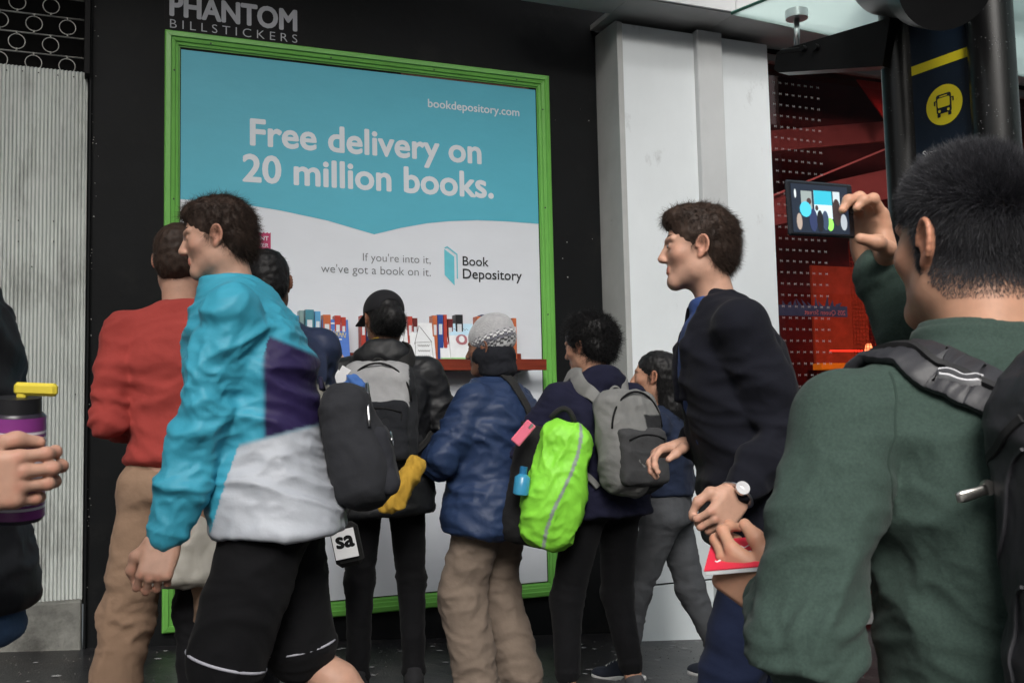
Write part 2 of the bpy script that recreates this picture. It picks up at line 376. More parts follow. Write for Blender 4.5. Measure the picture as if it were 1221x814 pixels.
flat([(lx,Z(.962)),(lx+.018,Z(.972)),(lx+.078,Z(.930)),(lx+.078,Z(.79)),(lx+.071,Z(.792)),(lx+.071,Z(.925)),(lx+.018,Z(.962)),(lx+.006,Z(.957))],O2,UX,UZ,logo,po,'logo')
vr = mat('voucher_red',(.42,.03,.11),.5,bumps=())
vx0,vx1,vz0,vz1 = .622,.802,.902,.999
poly = [(vx0+(vx1-vx0)*i/20, Z(vz0+(.006 if i%2 else 0))) for i in range(21)]+[(vx1-(vx1-vx0)*i/20, Z(vz1-(.006 if i%2 else 0))) for i in range(21)]
flat(poly,(0,PY-.0020,0),UX,UZ,vr,po,'voucher_badge')
lettering('DISCOUNT',.636,.790,Z(.956),(0,PY-.0034,0),UX,UZ,tw,po,.02)
lettering('VOUCHER',.652,.790,Z(.920),(0,PY-.0034,0),UX,UZ,tw,po,.0)
# bill stickers' sign
sg = thing('wall_lettering', (.62, WY, Z(2.03)), 'grey painted PHANTOM BILLSTICKERS lettering on the black wall over the frame', 'sign')
gl = mat('grey_paint', (.40,.41,.45), .6, var=.1, bumps=((60,.2,.001),))
MB().box((.62,WY-.002,Z(2.19)),(.345,.002,.182)).build('sign_board', mat('sign_black',(.006,.006,.007),.6,spec=.2), sg)
lettering('PHANTOM',.304,.940,Z(2.094),(0,WY-.0055,0),UX,UZ,gl,sg,.045,hscale=.158,split=True)
lettering('BILLSTICKERS',.302,.945,Z(2.027),(0,WY-.0055,0),UX,UZ,gl,sg,-.008,spacing=1.55,hscale=.066,split=True)

# ------------------------------------------------------------------ book shelf
wood = mat('stained_cedar', (.165,.026,.012), .35, var=.35, vscale=9, stretch=(.4,6,6), bumps=((40,.3,.002),), coat=.2)
SY0, SY1 = 5.05, WY-.008
sx1 = pty(652,436,SY0)[0]; sx0 = .56
zt_, zb2 = pty(652,428,SY0)[2], pty(652,441,SY0)[2]
sh = thing('book_shelf', (1.45, 5.1, zb2), 'long red brown wooden ledge holding books across the poster', 'shelf')
MB().box(((sx0+sx1)/2,SY0+.009,(zt_+zb2)/2),((sx1-sx0)/2,.009,(zt_-zb2)/2),bev=.002).build('front_lip', wood, sh)
MB().box(((sx0+sx1-.06)/2,(SY0+SY1+.02)/2,zb2+.010),((sx1-.06-sx0)/2,(SY1-SY0-.020)/2,.008),bev=.002).build('ledge_board', wood, sh)
MB().box(((sx0+sx1-.10)/2,SY1-.008,zt_+.010),((sx1-.10-sx0)/2,.008,.030),bev=.002).build('back_rail', wood, sh)
for x in (.75,1.45,2.15):
    MB().box((x,SY1-.02,zb2-.05),(.012,.012,.048),bev=.002).box((x,SY0+.06,zb2-.008),(.012,.045,.006)).build('bracket', m_steel, sh)
shz = zb2+.018
pages = mat('book_pages', (.62,.60,.54), .8, var=.1, vscale=60, stretch=(40,1,1))
BG = 'books standing on the wooden ledge'
def bcol(n,c): return mat('cover_'+n, c, .4, var=.12, vscale=12, bumps=((80,.1,.001),))
def spine_book(px0, px1, pytop, c, label, tilt=0, y=5.115):
    a = pty(px0,400,y)[0]; b = pty(px1,400,y)[0]; z1 = pty((px0+px1)/2,pytop,y)[2]; wd = (b-a); cx = (a+b)/2; h = z1-shz
    t = thing('book', (cx,y,shz), label, 'book', BG)
    cov = MB(); th = .0018; dp = .030
    R = Matrix.Rotation(math.radians(tilt),3,'Y'); R = np.array(R); base = np.array([cx,y,shz+.001])
    def q(v): return base+R@np.array(v)
    cov.box(q((0,-dp,h/2)),(wd/2,th,h/2),R,bev=.001).box(q((-wd/2+th,0,h/2)),(th,dp,h/2),R).box(q((wd/2-th,0,h/2)),(th,dp,h/2),R)
    cov.build('cover', c, t)
    MB().box(q((0,.002,h/2-.002)),(max(wd/2-2*th,.002),dp-.006,h/2-.004),R).build('page_block', pages, t)
    if wd > .022:
        MB().box(q((0,-dp-th-.0004,h*.72)),(wd*.30,.0004,h*.10),R).build('spine_label', tw, t)
    return t
def cover_book(px0, px1, pytop, c, label, y=5.075, lean=12, art=None, thick=.016):
    a = pty(px0,405,y)[0]; b = pty(px1,405,y)[0]; z1 = pty((px0+px1)/2,pytop,y)[2]; wd = b-a; cx = (a+b)/2; h = (z1-shz)/math.cos(math.radians(lean))
    t = thing('book', (cx,y,shz), label, 'book', 'books leaning face out on the ledge')
    R = np.array(Matrix.Rotation(math.radians(-lean),3,'X')); base = np.array([cx,y-.015,shz+.004])
    q = lambda v: base+R@np.array(v)
    MB().box(q((0,0,h/2)),(wd/2,.001,h/2),R).box(q((0,thick,h/2)),(wd/2,.001,h/2),R).box(q((-wd/2+.001,thick/2,h/2)),(.001,thick/2,h/2),R).build('cover', c, t)
    MB().box(q((.001,thick/2,h/2)),(wd/2-.004,thick/2-.002,h/2-.003),R).build('page_block', pages, t)
    O = q((-wd/2,-.0022,0)); U = R@np.array([wd,0,0]); W = R@np.array([0,0,h])
    if art: art(t, O, U, W)
    return t
def blob(cx,cy,rx,ry,n=14,j=0.0):
    return [(cx+rx*(1+j*math.sin(3*a+cx*9))*math.cos(a), cy+ry*(1+j*math.cos(2*a))*math.sin(a)) for a in np.linspace(0,2*math.pi,n,endpoint=False)]
def stroke(t, pts, wdt, O, U, W, m):
    N = np.cross(U,W); N = N/np.linalg.norm(N); b = MB()
    b.tube([O+U*p[0]+W*p[1]-N*.0 for p in pts], wdt, 5); return b.build('drawn_line', m, t)
yl = bcol('print_yellow',(.62,.50,.12)); bk = bcol('print_dark',(.03,.025,.025)); wh = bcol('print_white',(.70,.72,.74)); sk = bcol('print_denim',(.30,.42,.45)); rd = bcol('print_rose',(.35,.12,.14)); gn = bcol('print_grass',(.28,.55,.25)); fl = bcol('print_skin',(.40,.24,.17)); sb = bcol('print_sky',(.45,.65,.78))
def art_blue(t,O,U,W):
    flat([(.1,.90),(.9,.90),(.9,.93),(.1,.93)],O,U,W,wh,t)
    x = np.linspace(0,1,30)
    stroke(t,[(.12+.75*v,.78-.12*v+.05*math.sin(v*31)+.02*math.cos(v*17)) for v in x],.0013,O,U,W,yl)
    stroke(t,[(.40+.5*v,.68-.02*v+.05*math.sin(v*27)) for v in x],.0013,O,U,W,yl)
    flat([(.35,.56),(.72,.56),(.72,.585),(.35,.585)],O,U,W,wh,t)
    flat(blob(.42,.16,.32,.17,12,.08),O,U,W,sk,t); N = np.cross(U,W); N /= np.linalg.norm(N)
    flat(blob(.50,.33,.16,.10,12,.1),O-N*-.0+np.array([0,-.0005,0]),U,W,bk,t); flat([(.50,.28),(.62,.33),(.86,.10),(.70,.06)],O+np.array([0,-.0007,0]),U,W,fl,t)
def art_house(t,O,U,W):
    stroke(t,[(.16,.50),(.40,.93),(.50,.86),(.88,.56)],.0014,O,U,W,bk); stroke(t,[(.20,.54),(.86,.56),(.9,.10)],.001,O,U,W,bk); stroke(t,[(.20,.54),(.16,.1)],.001,O,U,W,bk)
    flat(blob(.14,.86,.09,.06),O,U,W,rd,t)
    for i,zz in enumerate((.47,.35,.23)):
        stroke(t,[(.28+.5*v,zz+.02*math.sin(v*40)) for v in np.linspace(0,1,24)],.0012,O,U,W,bk)
def art_pale(t,O,U,W):
    flat([(0,.72),(1,.72),(1,1),(0,1)],O,U,W,sb,t); flat([(0,0),(1,0),(1,.2),(0,.2)],O,U,W,gn,t)
    flat(blob(.5,.62,.24,.13,12,.05),O+np.array([0,-.0006,0]),U,W,rd,t); flat(blob(.5,.63,.12,.08,12),O+np.array([0,-.001,0]),U,W,wh,t)
    stroke(t,[(.2+.6*v,.86+.02*math.sin(v*30)) for v in np.linspace(0,1,24)],.001,O,U,W,bk)
Rd = bcol('red',(.42,.05,.035)); Og = bcol('orange',(.50,.13,.05)); Bl = bcol('blue',(.03,.07,.28)); Te = bcol('teal',(.06,.22,.28)); Lb = bcol('light_blue',(.10,.32,.55)); Bk = bcol('black',(.015,.015,.017)); Dr = bcol('dark_red',(.13,.02,.02)); Wh = bcol('white',(.68,.70,.72)); Nv = bcol('navy',(.015,.025,.09)); Gy = bcol('grey_green',(.20,.30,.30))
spine_book(346,355,377,Lb,'pale blue paperback spine at the far left end of the row of books')
spine_book(356,361,371,Gy,'grey green paperback beside the tall teal book')
spine_book(363,373,370,Te,'tall dark teal book left of the bright blue spine')
spine_book(374.2,381,372,Lb,'bright blue spine between the teal book and the orange ones')
spine_book(384,393,376,Og,'orange book sticking up behind the left corner of the blue cover',y=5.13)
spine_book(398,405,377,Rd,'taller red book behind the blue cover',y=5.13)
spine_book(405.6,411,379,Rd,'shorter red book behind the right corner of the blue cover',y=5.13)
cover_book(386,417,381,bcol('cobalt',(.045,.14,.48)),'blue paperback with yellow handwriting and a photograph of two people',art=art_blue)
spine_book(429,434.5,377,Rd,'red book spine half hidden by the black cap')
spine_book(435,440,379,Nv,'navy book spine behind the head in the black cap')
spine_book(484.5,490,378,Rd,'red book standing behind the white house covers, left one',y=5.13)
spine_book(490.6,496,380,Dr,'dark red book standing behind the white house covers, right one',y=5.13)
cover_book(478,496,386,Wh,'white cover with a house drawing partly hidden behind its twin and the black cap',art=art_house,y=5.088)
cover_book(490,519,385,Wh,'white cover with a black line drawing of a house, fully in view',art=art_house)
spine_book(514,519.5,377,Og,'orange spine right of the white house cover',y=5.125)
spine_book(520,526.5,376,Bl,'dark blue spine between orange and red books',y=5.125)
spine_book(527,531,376,Rd,'narrow red spine touching the dark blue book',y=5.125)
spine_book(531.6,538,381,Dr,'short dark red book behind the pale covers',y=5.13)
spine_book(541.5,550,376,Bk,'thick black book standing behind the pale covers',y=5.13)
cover_book(525,541,386,Wh,'pale blue and green cover half hidden behind an identical cover',art=art_pale,y=5.088)
cover_book(537,566,386,Wh,'pale blue and green cover with a round red picture, in front of its twin',art=art_pale)
spine_book(566.5,571.5,378,Og,'orange spine left of the knitted hat',y=5.12)
spine_book(572,577,376,Nv,'navy spine just left of the knitted hat',y=5.12)
spine_book(577.4,582,376,Rd,'red spine touching the navy one by the knitted hat',y=5.12)
spine_book(594,603,377,Bk,'black book behind the knitted hat',y=5.12)
spine_book(603.6,608.5,381,Dr,'leaning dark red book at the right end of the row',y=5.12,tilt=-4)
spine_book(609,613.5,380,Og,'orange book closing the right end of the row',y=5.12)

# ------------------------------------------------------------------ white cladding to the right
PYF = 4.95
wc = mat('pale_cladding', (.73,.775,.80), .40, var=.05, vscale=2.2, bumps=((3,.4,.006),(60,.08,.001)), stretch=(1,1,.6), dirt=((.30,.31,.31),7,.62,.9))
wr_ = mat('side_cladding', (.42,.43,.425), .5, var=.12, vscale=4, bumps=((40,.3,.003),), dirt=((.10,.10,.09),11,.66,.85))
pc = thing('clad_column', (3.2, 5.05, gz(3.2)), 'pale grey panelled column between the black wall and the red window', 'column')
top = Z(2.300); bx0, bx1 = 2.744, 3.800
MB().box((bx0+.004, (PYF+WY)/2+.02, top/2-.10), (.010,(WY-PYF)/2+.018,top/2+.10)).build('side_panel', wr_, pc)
MB().box((bx0+.010, PYF-.004, top/2-.10), (.018,.012,top/2+.09), bev=.003).build('corner_trim', wr_, pc)
bp1, bp2 = Z(-.932), Z(-.938)
MB().box(((bx0+.03+3.28)/2, PYF+.010, (top-.012+bp1)/2), ((3.28-bx0-.03)/2,.012,(top-.012-bp1)/2), bev=.002).build('panel', wc, pc)
MB().box(((3.50+bx1)/2-.04, PYF+.010, (top-.012+bp1)/2), ((bx1-3.42)/2,.012,(top-.012-bp1)/2), bev=.002).build('panel', wc, pc)
MB().box(((bx0+.03+bx1)/2, PYF+.014, bp2/2-.14), ((bx1-bx0-.03)/2,.012,bp2/2+.135), bev=.002).build('kick_panel', wc, pc)
MB().box((3.35, PYF-.012, top/2-.07), (.088,.034,top/2+.07), bev=.006).build('pilaster', mat('pilaster_grey',(.55,.57,.58),.5,var=.08,vscale=3), pc)
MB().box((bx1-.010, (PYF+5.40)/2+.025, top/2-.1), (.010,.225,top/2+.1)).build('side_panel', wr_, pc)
MB().box((3.27, 5.2, top/2-.1),(.5,.15,top/2+.1)).build('core', m_black, pc)
# black dado gap above the panels comes from the soffit sitting 3 cm over them
sf = mat('soffit_paint', (.42,.42,.415), .6, var=.14, vscale=2.5, bumps=((30,.2,.002),), dirt=((.16,.15,.14),8,.66,.9))
so = thing('awning_soffit', (5, 4.9, Z(2.33)), 'pale grey awning soffit over the column and window', 'awning')
MB().box((2.42, 4.82, Z(2.345)),(.28,.12,.015)).build('soffit_panel', sf, so)
MB().box(((2.702+3.385)/2, 4.95, Z(2.345)),((3.385-2.702)/2,.25,.015)).build('soffit_panel', sf, so)
MB().box(((3.388+9)/2, 4.99, Z(2.345)),((9-3.388)/2,.29,.015)).build('soffit_panel', sf, so)
fw = mat('fascia_white', (.70,.72,.73), .4, var=.05)
MB().box((2.77, 4.690, Z(2.46)),(.615,.008,.125)).build('fascia', fw, so)
MB().box(((3.39+9)/2, 4.690, Z(2.46)),((9-3.39)/2,.008,.125)).build('fascia', fw, so)
MB().box((5.9,5.10,Z(2.318)),(3.13,.012,.010)).build('black_seal', m_black, so)
# the building's verandah over the pavement, out of the picture above
ve = thing('verandah', (0, 3.4, 4.6), 'dark underside of the verandah over the pavement', 'verandah')
MB().box((-3.0,4.0,4.72),(5.2,1.35,.12)).build('verandah_deck', mat('verandah_dark',(.10,.10,.10),.7), ve)
fac = thing('upper_facade', (0, 5.5, 4.4), 'dark rendered upper wall of the building', 'wall')
MB().box((6.0,5.45,4.06),(3.4,.10,.64)).build('wall_face', blackp, fac)
MB().box((0,5.75,7.2),(14,.2,2.6)).build('wall_face', blackp, fac)
MB().box((-8.5,5.75,2),(7.1,.2,2.6)).build('wall_face', conc, fac)

# ------------------------------------------------------------------ red shop window
wx0 = bx1; GY = 5.10
wn = thing('shop_window', (5.2, GY, gz(5)), 'dark red tinted shop window with rows of small white marks', 'window')
fm = mat('window_frame_grey', (.30,.30,.295), .45, metal=.3)
zt2 = Z(2.235)
MB().box((6.4,GY,zt2+.03),(2.6,.03,.022),bev=.003).build('head_frame', fm, wn)
MB().box((6.4,GY,Z(-1.25)),(2.6,.03,.08),bev=.003).build('sill_frame', fm, wn)
gl1 = bpy.data.materials.new('red_glass'); gl1.use_nodes = True
N = gl1.node_tree.nodes; Lk = gl1.node_tree.links; N.remove(N['Principled BSDF'])
tr = N.new('ShaderNodeBsdfTransparent'); tr.inputs[0].default_value = (.82,.54,.53,1); gs2 = N.new('ShaderNodeBsdfGlossy'); gs2.inputs['Roughness'].default_value = .02; gs2.inputs[0].default_value = (.9,.85,.85,1)
fn = glass_fac(N, Lk); ms = N.new('ShaderNodeMixShader')
Lk.new(fn.outputs[0],ms.inputs[0]); Lk.new(tr.outputs[0],ms.inputs[1]); Lk.new(gs2.outputs[0],ms.inputs[2]); Lk.new(ms.outputs[0],N['Material Output'].inputs[0])
MB().box((6.4,GY,(zt2+Z(-1.2))/2),(2.6,.004,(zt2-Z(-1.2))/2)).build('pane', gl1, wn)
mk = MB(); z = zt2-.12; r_ = 0
mkm = mat('window_marks',(.34,.29,.29),.6,bumps=())
while z > 0:
    for i in range(9 if r_ % 3 else 9):
        x = wx0+.10+i*.050
        s_ = .0075
        for (dx0,dz0,dx1,dz1) in ((-s_,-s_,-s_,s_),(-s_,s_*.8,0,-s_*.3),(0,-s_*.3,s_,s_*.8),(s_,s_,s_,-s_)):
            a = np.array([x+dx0,GY-.0055,z+dz0]); b = np.array([x+dx1,GY-.0055,z+dz1]); dd = (b-a)/np.linalg.norm(b-a); nn = np.array([-dd[2],0,dd[0]])*.0011
            mk.quad(a-nn,b-nn,b+nn,a+nn)
    z -= .072; r_ += 1
o = mk.build('mark_grid', mkm, wn); o['kind'] = 'stuff'
# the shop behind the glass; several shapes in it stand in for street reflections
si = thing('shop_interior', (5.5, 6.2, gz(5)), 'dim red shop interior with built shapes standing in for street reflections', 'shop interior')
dr_ = mat('interior_dark_red',(.095,.026,.026),.7,var=.4,vscale=3)
MB().box((6.4,5.85,1.5),(2.8,.05,2.4)).build('back_wall', dr_, si)
MB().box((6.4,5.6,3.66),(2.8,.4,.03)).build('ceiling', dr_, si)
MB().box((6.4,6.2,-.55),(2.8,1.1,.03)).build('floor', dr_, si)
MB().box((9.2,6.2,1.5),(.05,1.1,2.4)).build('side_wall', dr_, si); MB().box((3.72,6.3,1.5),(.05,1.0,2.4)).build('side_wall', dr_, si)
pk = mat('pink_board',(.75,.30,.27),.6,var=.3,vscale=6,bumps=((8,.5,.02),))
MB().box((wx0+.03+.04,GY+.10,1.6),(.075,.02,1.75)).build('pink_pillar', pk, si)
MB().box((5.0,5.34,2.98),(1.1,.02,.07),np.array(Matrix.Rotation(math.radians(-9),3,'Y'))).build('reflection_bar', mat('reflection_grey',(.36,.33,.33),.6), si)  # grey bars put in for the canopy's reflection on the pane
MB().box((4.9,5.29,2.80),(1.1,.004,.006),np.array(Matrix.Rotation(math.radians(-22),3,'Y'))).build('cable', m_white, si)
MB().box((5.0,5.33,2.60),(1.1,.02,.10),np.array(Matrix.Rotation(math.radians(-14),3,'Y'))).build('reflection_bar', MATS['reflection_grey'], si)
pr = MB(); a = pty(1022,95,5.14); b = pty(1060,100,5.14); c = pty(1060,150,5.14); pr.add([a,b,c,a+(0,.01,0),b+(0,.01,0),c+(0,.01,0)],[(0,2,1),(3,4,5),(0,1,4,3),(1,2,5,4),(2,0,3,5)]).build('red_pennant', mat('pennant_red',(.55,.07,.06),.6), si)
# blue band built in for a reflected sign, hence its backward street name
a = pty(925,362,5.30); b = pty(1010,379,5.30)
bb = mat('reflected_blue',(.05,.22,.42),.6,var=.2,emit=((.05,.25,.5),.10))  # slight emission brightens the reflected band
MB().box(((a[0]+b[0])/2,5.30,(a[2]+b[2])/2),((b[0]-a[0])/2,.006,.035)).build('reflected_sign', bb, si)
lettering('205 Queen Street',a[0]+.22,b[0]-.02,(a[2]+b[2])/2-.025,(0,5.29,0),UX,UZ,m_white,si,0,flip=True)
for i in range(11):
    x = a[0]+.06+i*(b[0]-a[0]-.1)/11; tb = MB(); an = random.uniform(-.5,.5)
    tb.add([(x,5.31,(a[2]+b[2])/2+.03),(x+.03,5.31,(a[2]+b[2])/2+.03),(x+.015+an*.08,5.31,(a[2]+b[2])/2+.03+random.uniform(.03,.08)),(x+.015,5.325,(a[2]+b[2])/2+.05)],[(0,1,2),(0,2,3),(1,3,2),(0,3,1)]).build('reflected_tuft', bb, si)
a = pty(980,433,5.5); b = pty(1052,442,5.5)
yw = mat('reflection_yellow',(.75,.45,.03),.4,emit=((.9,.5,.03),.35))  # yellow bar put in for a street reflection, brightened by its own emission
MB().box(((a[0]+b[0])/2+.05,5.55,a[2]-.02),((b[0]-a[0])/2+.05,.05,.022),bev=.005).build('yellow_reflection', yw, si)
MB().box(((a[0]+b[0])/2+.05,5.62,a[2]-.22),((b[0]-a[0])/2+.04,.05,.18)).build('reflection_front', dr_, si)
rl = mat('red_tube_light',(.8,.05,.03),.4,emit=((1,.06,.03),2.5))
a = pty(990,418,5.5); MB().tube([a,a+(.28,0,.0)],.006,8).build('red_tube', rl, si)
wl_ = mat('warm_lamp',(.9,.6,.3),.4,emit=((1,.55,.22),3.0))
for px,py in ((1036,418),(1043,445),(941,633),(935,672)):
    q = pty(px,py,5.6); MB().tube([q,q+(.0,0,.05)],[.03,.018],10).build('lamp_glow', wl_, si)
# copper mesh curtain
cop = mat('copper_mesh',(.42,.16,.07),.35,metal=.8,var=.4,vscale=30)
a = pty(1014,330,5.35); b = pty(1062,330,5.35); ms_ = MB(); nx_ = 14
for i in range(nx_):
    x = a[0]+(b[0]-a[0])*i/(nx_-1); ms_.tube([(x,5.35,.6),(x,5.35,2.2)],.0022,4,cap=False)
for j in range(60):
    zz = .6+j*.027; ms_.tube([(a[0],5.349,zz),(b[0],5.349,zz)],.0022,4,cap=False)
o = ms_.build('copper_mesh_curtain', cop, si); o['kind'] = 'stuff'
MB().box(((a[0]+b[0])/2+.1,5.8,1.3),(.25,.02,.8)).build('warm_screen', mat('warm_panel',(.30,.09,.05),.6,var=.5,vscale=9,emit=((.8,.22,.08),.10)), si)

# ------------------------------------------------------------------ bus stop with its shelter arm
K = mat('black_powder_coat', (.005,.005,.0055), .33, var=.2, vscale=30, bumps=((220,.15,.0006),))
bs = thing('bus_stop', (*pt(1115,500,2.5)[:2], gz(1.3)), 'black twin post bus stop with navy panel and yellow bus disc', 'bus stop')
bD, aD = 2.40, 2.626
P1 = pt(1084,300,aD); P2 = pt(1197,300,bD)
dirp = P2-P1; dirp[2] = 0; sep = np.linalg.norm(dirp); dirp /= sep           # from far post to near post
nrm = np.array([dirp[1], -dirp[0], 0.]); nrm = nrm if nrm@(-P1) > 0 else -nrm
nrm = nrm*(1 if (nrm@(np.array([0,0,0])-P1)) > 0 else -1)
g0 = gz(1.3)
for P,r in ((P1,.046),(P2,.054)): MB().tube([(P[0],P[1],g0),(P[0],P[1],4.2)], r, 40).build('post', K, bs, auto=40)
c = P1+dirp*sep/2
face = c+nrm*.0
za = pt(1125,65,2.52)[2]
nav = mat('panel_navy',(.006,.014,.028),.35,var=.1,bumps=((90,.05,.001),)); ye = mat('panel_yellow',(.74,.62,.02),.45,var=.05,bumps=())
pw = sep-.095
Rp = np.array([dirp,-nrm,UZ]).T
MB().box((c[0],c[1],za-.9)-0*nrm,(pw/2+.02,.010,1.3),Rp).build('sign_panel', nav, bs)
MB().box(np.array([c[0],c[1],za-.6])-nrm*.02,(sep/2,.008,2.2),Rp).build('backing_plate', K, bs)
Of = np.array([c[0],c[1],0])+nrm*.0108-dirp*pw/2
def pf(px,py):
    d_ = CR @ np.array([px-610.5,-(py-407),-_f]); o_ = np.array([0,0,CAMZ]); t_ = ((Of-o_)@nrm)/(d_@nrm); q = o_+d_*t_
    return (q-Of)@dirp, q[2]
u0,v0 = pf(1090,78); u1,v1 = pf(1161,54); _,v2 = pf(1090,90); 
flat([(-.005,v2+.000),(pw+.005,v2),(pw+.005,(v0+v1)/2),(-.005,(v0+v1)/2)],Of,dirp,UZ,ye,bs,'yellow_band')
ub,vb = pf(1126,125); _,vt_ = pf(1126,101); ul,_ = pf(1106,125); R0 = (vt_-vb)*1.0
flat([(ub+R0*math.cos(q),vb+R0*math.sin(q)) for q in np.linspace(0,2*math.pi,48,endpoint=False)],Of+nrm*.001,dirp,UZ,ye,bs,'bus_disc')
s = R0*.58
def rr(x0,y0,x1,y1,r):
    P = []
    for (cx_,cy_,a0) in ((x1-r,y1-r,0),(x0+r,y1-r,90),(x0+r,y0+r,180),(x1-r,y0+r,270)):
        P += [(cx_+r*math.cos(math.radians(a0+k_)),cy_+r*math.sin(math.radians(a0+k_))) for k_ in (0,30,60,90)]
    return [(ub+s*p_[0],vb+s*p_[1]) for p_ in P]
for k_,(pg,mm,dz) in enumerate([(rr(-.72,-.72,.72,.95,.2),nav,.002),(rr(-.58,-.2,.58,.62,.12),ye,.003),(rr(-.36,.70,.36,.80,.04),ye,.003),(rr(-.55,-.62,-.30,-.38,.11),ye,.003),(rr(.30,-.62,.55,-.38,.11),ye,.003),
     (rr(-.66,-1.0,-.36,-.7,.05),nav,.002),(rr(.36,-1.0,.66,-.7,.05),nav,.002),(rr(-.95,.1,-.82,.5,.05),nav,.002),(rr(.82,.1,.95,.5,.05),nav,.002),(rr(-.82,.40,-.7,.50,.03),nav,.002),(rr(.7,.40,.82,.50,.03),nav,.002)]):
    flat(pg,Of+nrm*dz,dirp,UZ,mm,bs,'bus_symbol')
us,vs = pf(1101,188); us2,_ = pf(1113,185)
lettering('Stop',us,us+.040,vs,Of+nrm*.0015,dirp,UZ,m_white,bs,.01)
us,vs = pf(1099,208)
lettering('70',us,us+.064,vs-.018,Of+nrm*.0015,dirp,UZ,m_white,bs,.04)
# big drum joint at the top, arm, standoff and glass roof
da, db = pt(1054,-26,2.62), pt(1112,-24,2.30); dd_ = nrm*.0
MB().tube([da,da+(db-da)*.10],.088,48).tube([da+(db-da)*.10,db],.094,48).build('drum_joint', K, bs, auto=40)
MB().tube([db-(db-da)*.02,db+(db-da)*.25],.108,48).build('drum_joint', K, bs, auto=40)
a = pt(1062,58,aD); e = pt(931,70,2.93)
armd = e-a; L_ = np.linalg.norm(armd); armd /= L_; upv = np.cross(np.cross(armd,UZ),armd); upv /= np.linalg.norm(upv); sid = np.cross(armd,upv)
MB().prism([(0,-.050),(L_-.02,-.046),(L_,-.036),(L_,.012),(L_-.02,.020),(0,.075)],a-sid*.022,armd,upv,sid*.044).build('shelter_arm', K, bs)
for tt in (.60,.72):
    q = a+armd*L_*tt+upv*.015-sid*.024*(1 if sid@nrm < 0 else -1)
    q2 = q+nrm*.012; MB().tube([q,q2],.009,12).build('bolt', K, bs, auto=40)
st = pt(950,62,2.88); st2 = pt(950,22,2.88)
MB().box(st,(.045,.022,.008),np.array([armd,sid,upv]).T,bev=.003).build('shoe_plate', K, bs)
MB().tube([st,st2],.008,16).build('standoff_stem', m_steel, bs, True)
MB().tube([st2+(0,0,-.002),st2+(0,0,.022)],.032,32).build('standoff_disc', m_steel, bs, auto=40)
gzz = st2[2]+.024
gc = bpy.data.materials.new('clear_glass'); gc.use_nodes = True
N = gc.node_tree.nodes; Lk = gc.node_tree.links; N.remove(N['Principled BSDF'])
tr = N.new('ShaderNodeBsdfTransparent'); tr.inputs[0].default_value = (.80,.90,.87,1); g3 = N.new('ShaderNodeBsdfGlossy'); g3.inputs['Roughness'].default_value = .03
fn = glass_fac(N, Lk); ms = N.new('ShaderNodeMixShader'); Lk.new(fn.outputs[0],ms.inputs[0]); Lk.new(tr.outputs[0],ms.inputs[1]); Lk.new(g3.outputs[0],ms.inputs[2]); Lk.new(ms.outputs[0],N['Material Output'].inputs[0])
edge = mat('glass_edge_green',(.10,.25,.20),.2,var=.05)
mg = bpy.data.materials.new('milky_wet_glass'); mg.use_nodes = True; N = mg.node_tree.nodes; Lk = mg.node_tree.links; N.remove(N['Principled BSDF'])
tl = N.new('ShaderNodeBsdfTranslucent'); tl.inputs[0].default_value = (.78,.88,.86,1); tp_ = N.new('ShaderNodeBsdfTransparent'); tp_.inputs[0].default_value = (.85,.93,.91,1); m1_ = N.new('ShaderNodeMixShader'); m1_.inputs[0].default_value = .40
Lk.new(tl.outputs[0],m1_.inputs[1]); Lk.new(tp_.outputs[0],m1_.inputs[2]); Lk.new(m1_.outputs[0],N['Material Output'].inputs[0])
q0 = ptz(873,18,gzz); q1 = ptz(930,-5,gzz); q3 = ptz(1000,45,gzz); 
u_ = (q1-q0); u_ /= np.linalg.norm(u_); v_ = (q3-q0); v_ /= np.linalg.norm(v_)
MB().prism([(0,0),(2.2,0),(2.2,1.6),(0,1.6)] if np.cross(u_,v_)[2] > 0 else [(0,0),(0,1.6),(2.2,1.6),(2.2,0)], q0, u_, v_, (0,0,.010)).build('glass_roof', mg, bs)
MB().tube([q0+(0,0,.005)-v_*.002,q0+u_*2.2+(0,0,.005)-v_*.002],.005,4).build('glass_edge', edge, bs)
MB().tube([q0+(0,0,.005)-u_*.002,q0+v_*1.6+(0,0,.005)-u_*.002],.0045,4).build('glass_edge', edge, bs)
# pale bands laid on the roof glass to paint its reflection lines
fb = mat('reflection_band',(.62,.66,.66),.8,alpha=.35,bumps=())
for i in range(3):
    o_ = q0+u_*(.25+.32*i)+(0,0,.012)
    MB().add([o_,o_+u_*.12,o_+u_*.12+v_*1.5,o_+v_*1.5],[(0,1,2,3)]).build('reflection_band', fb, bs)
P3 = P2+dirp*.07
MB().box((P3+dirp*.25)*np.array([1,1,0])+np.array([0,0,2.0]),(.22,.005,1.6),Rp).build('side_glass', gc, bs)
MB().box((P3+dirp*.028)*np.array([1,1,0])+np.array([0,0,2.0]),(.003,.006,1.6),Rp).build('glass_edge', edge, bs)
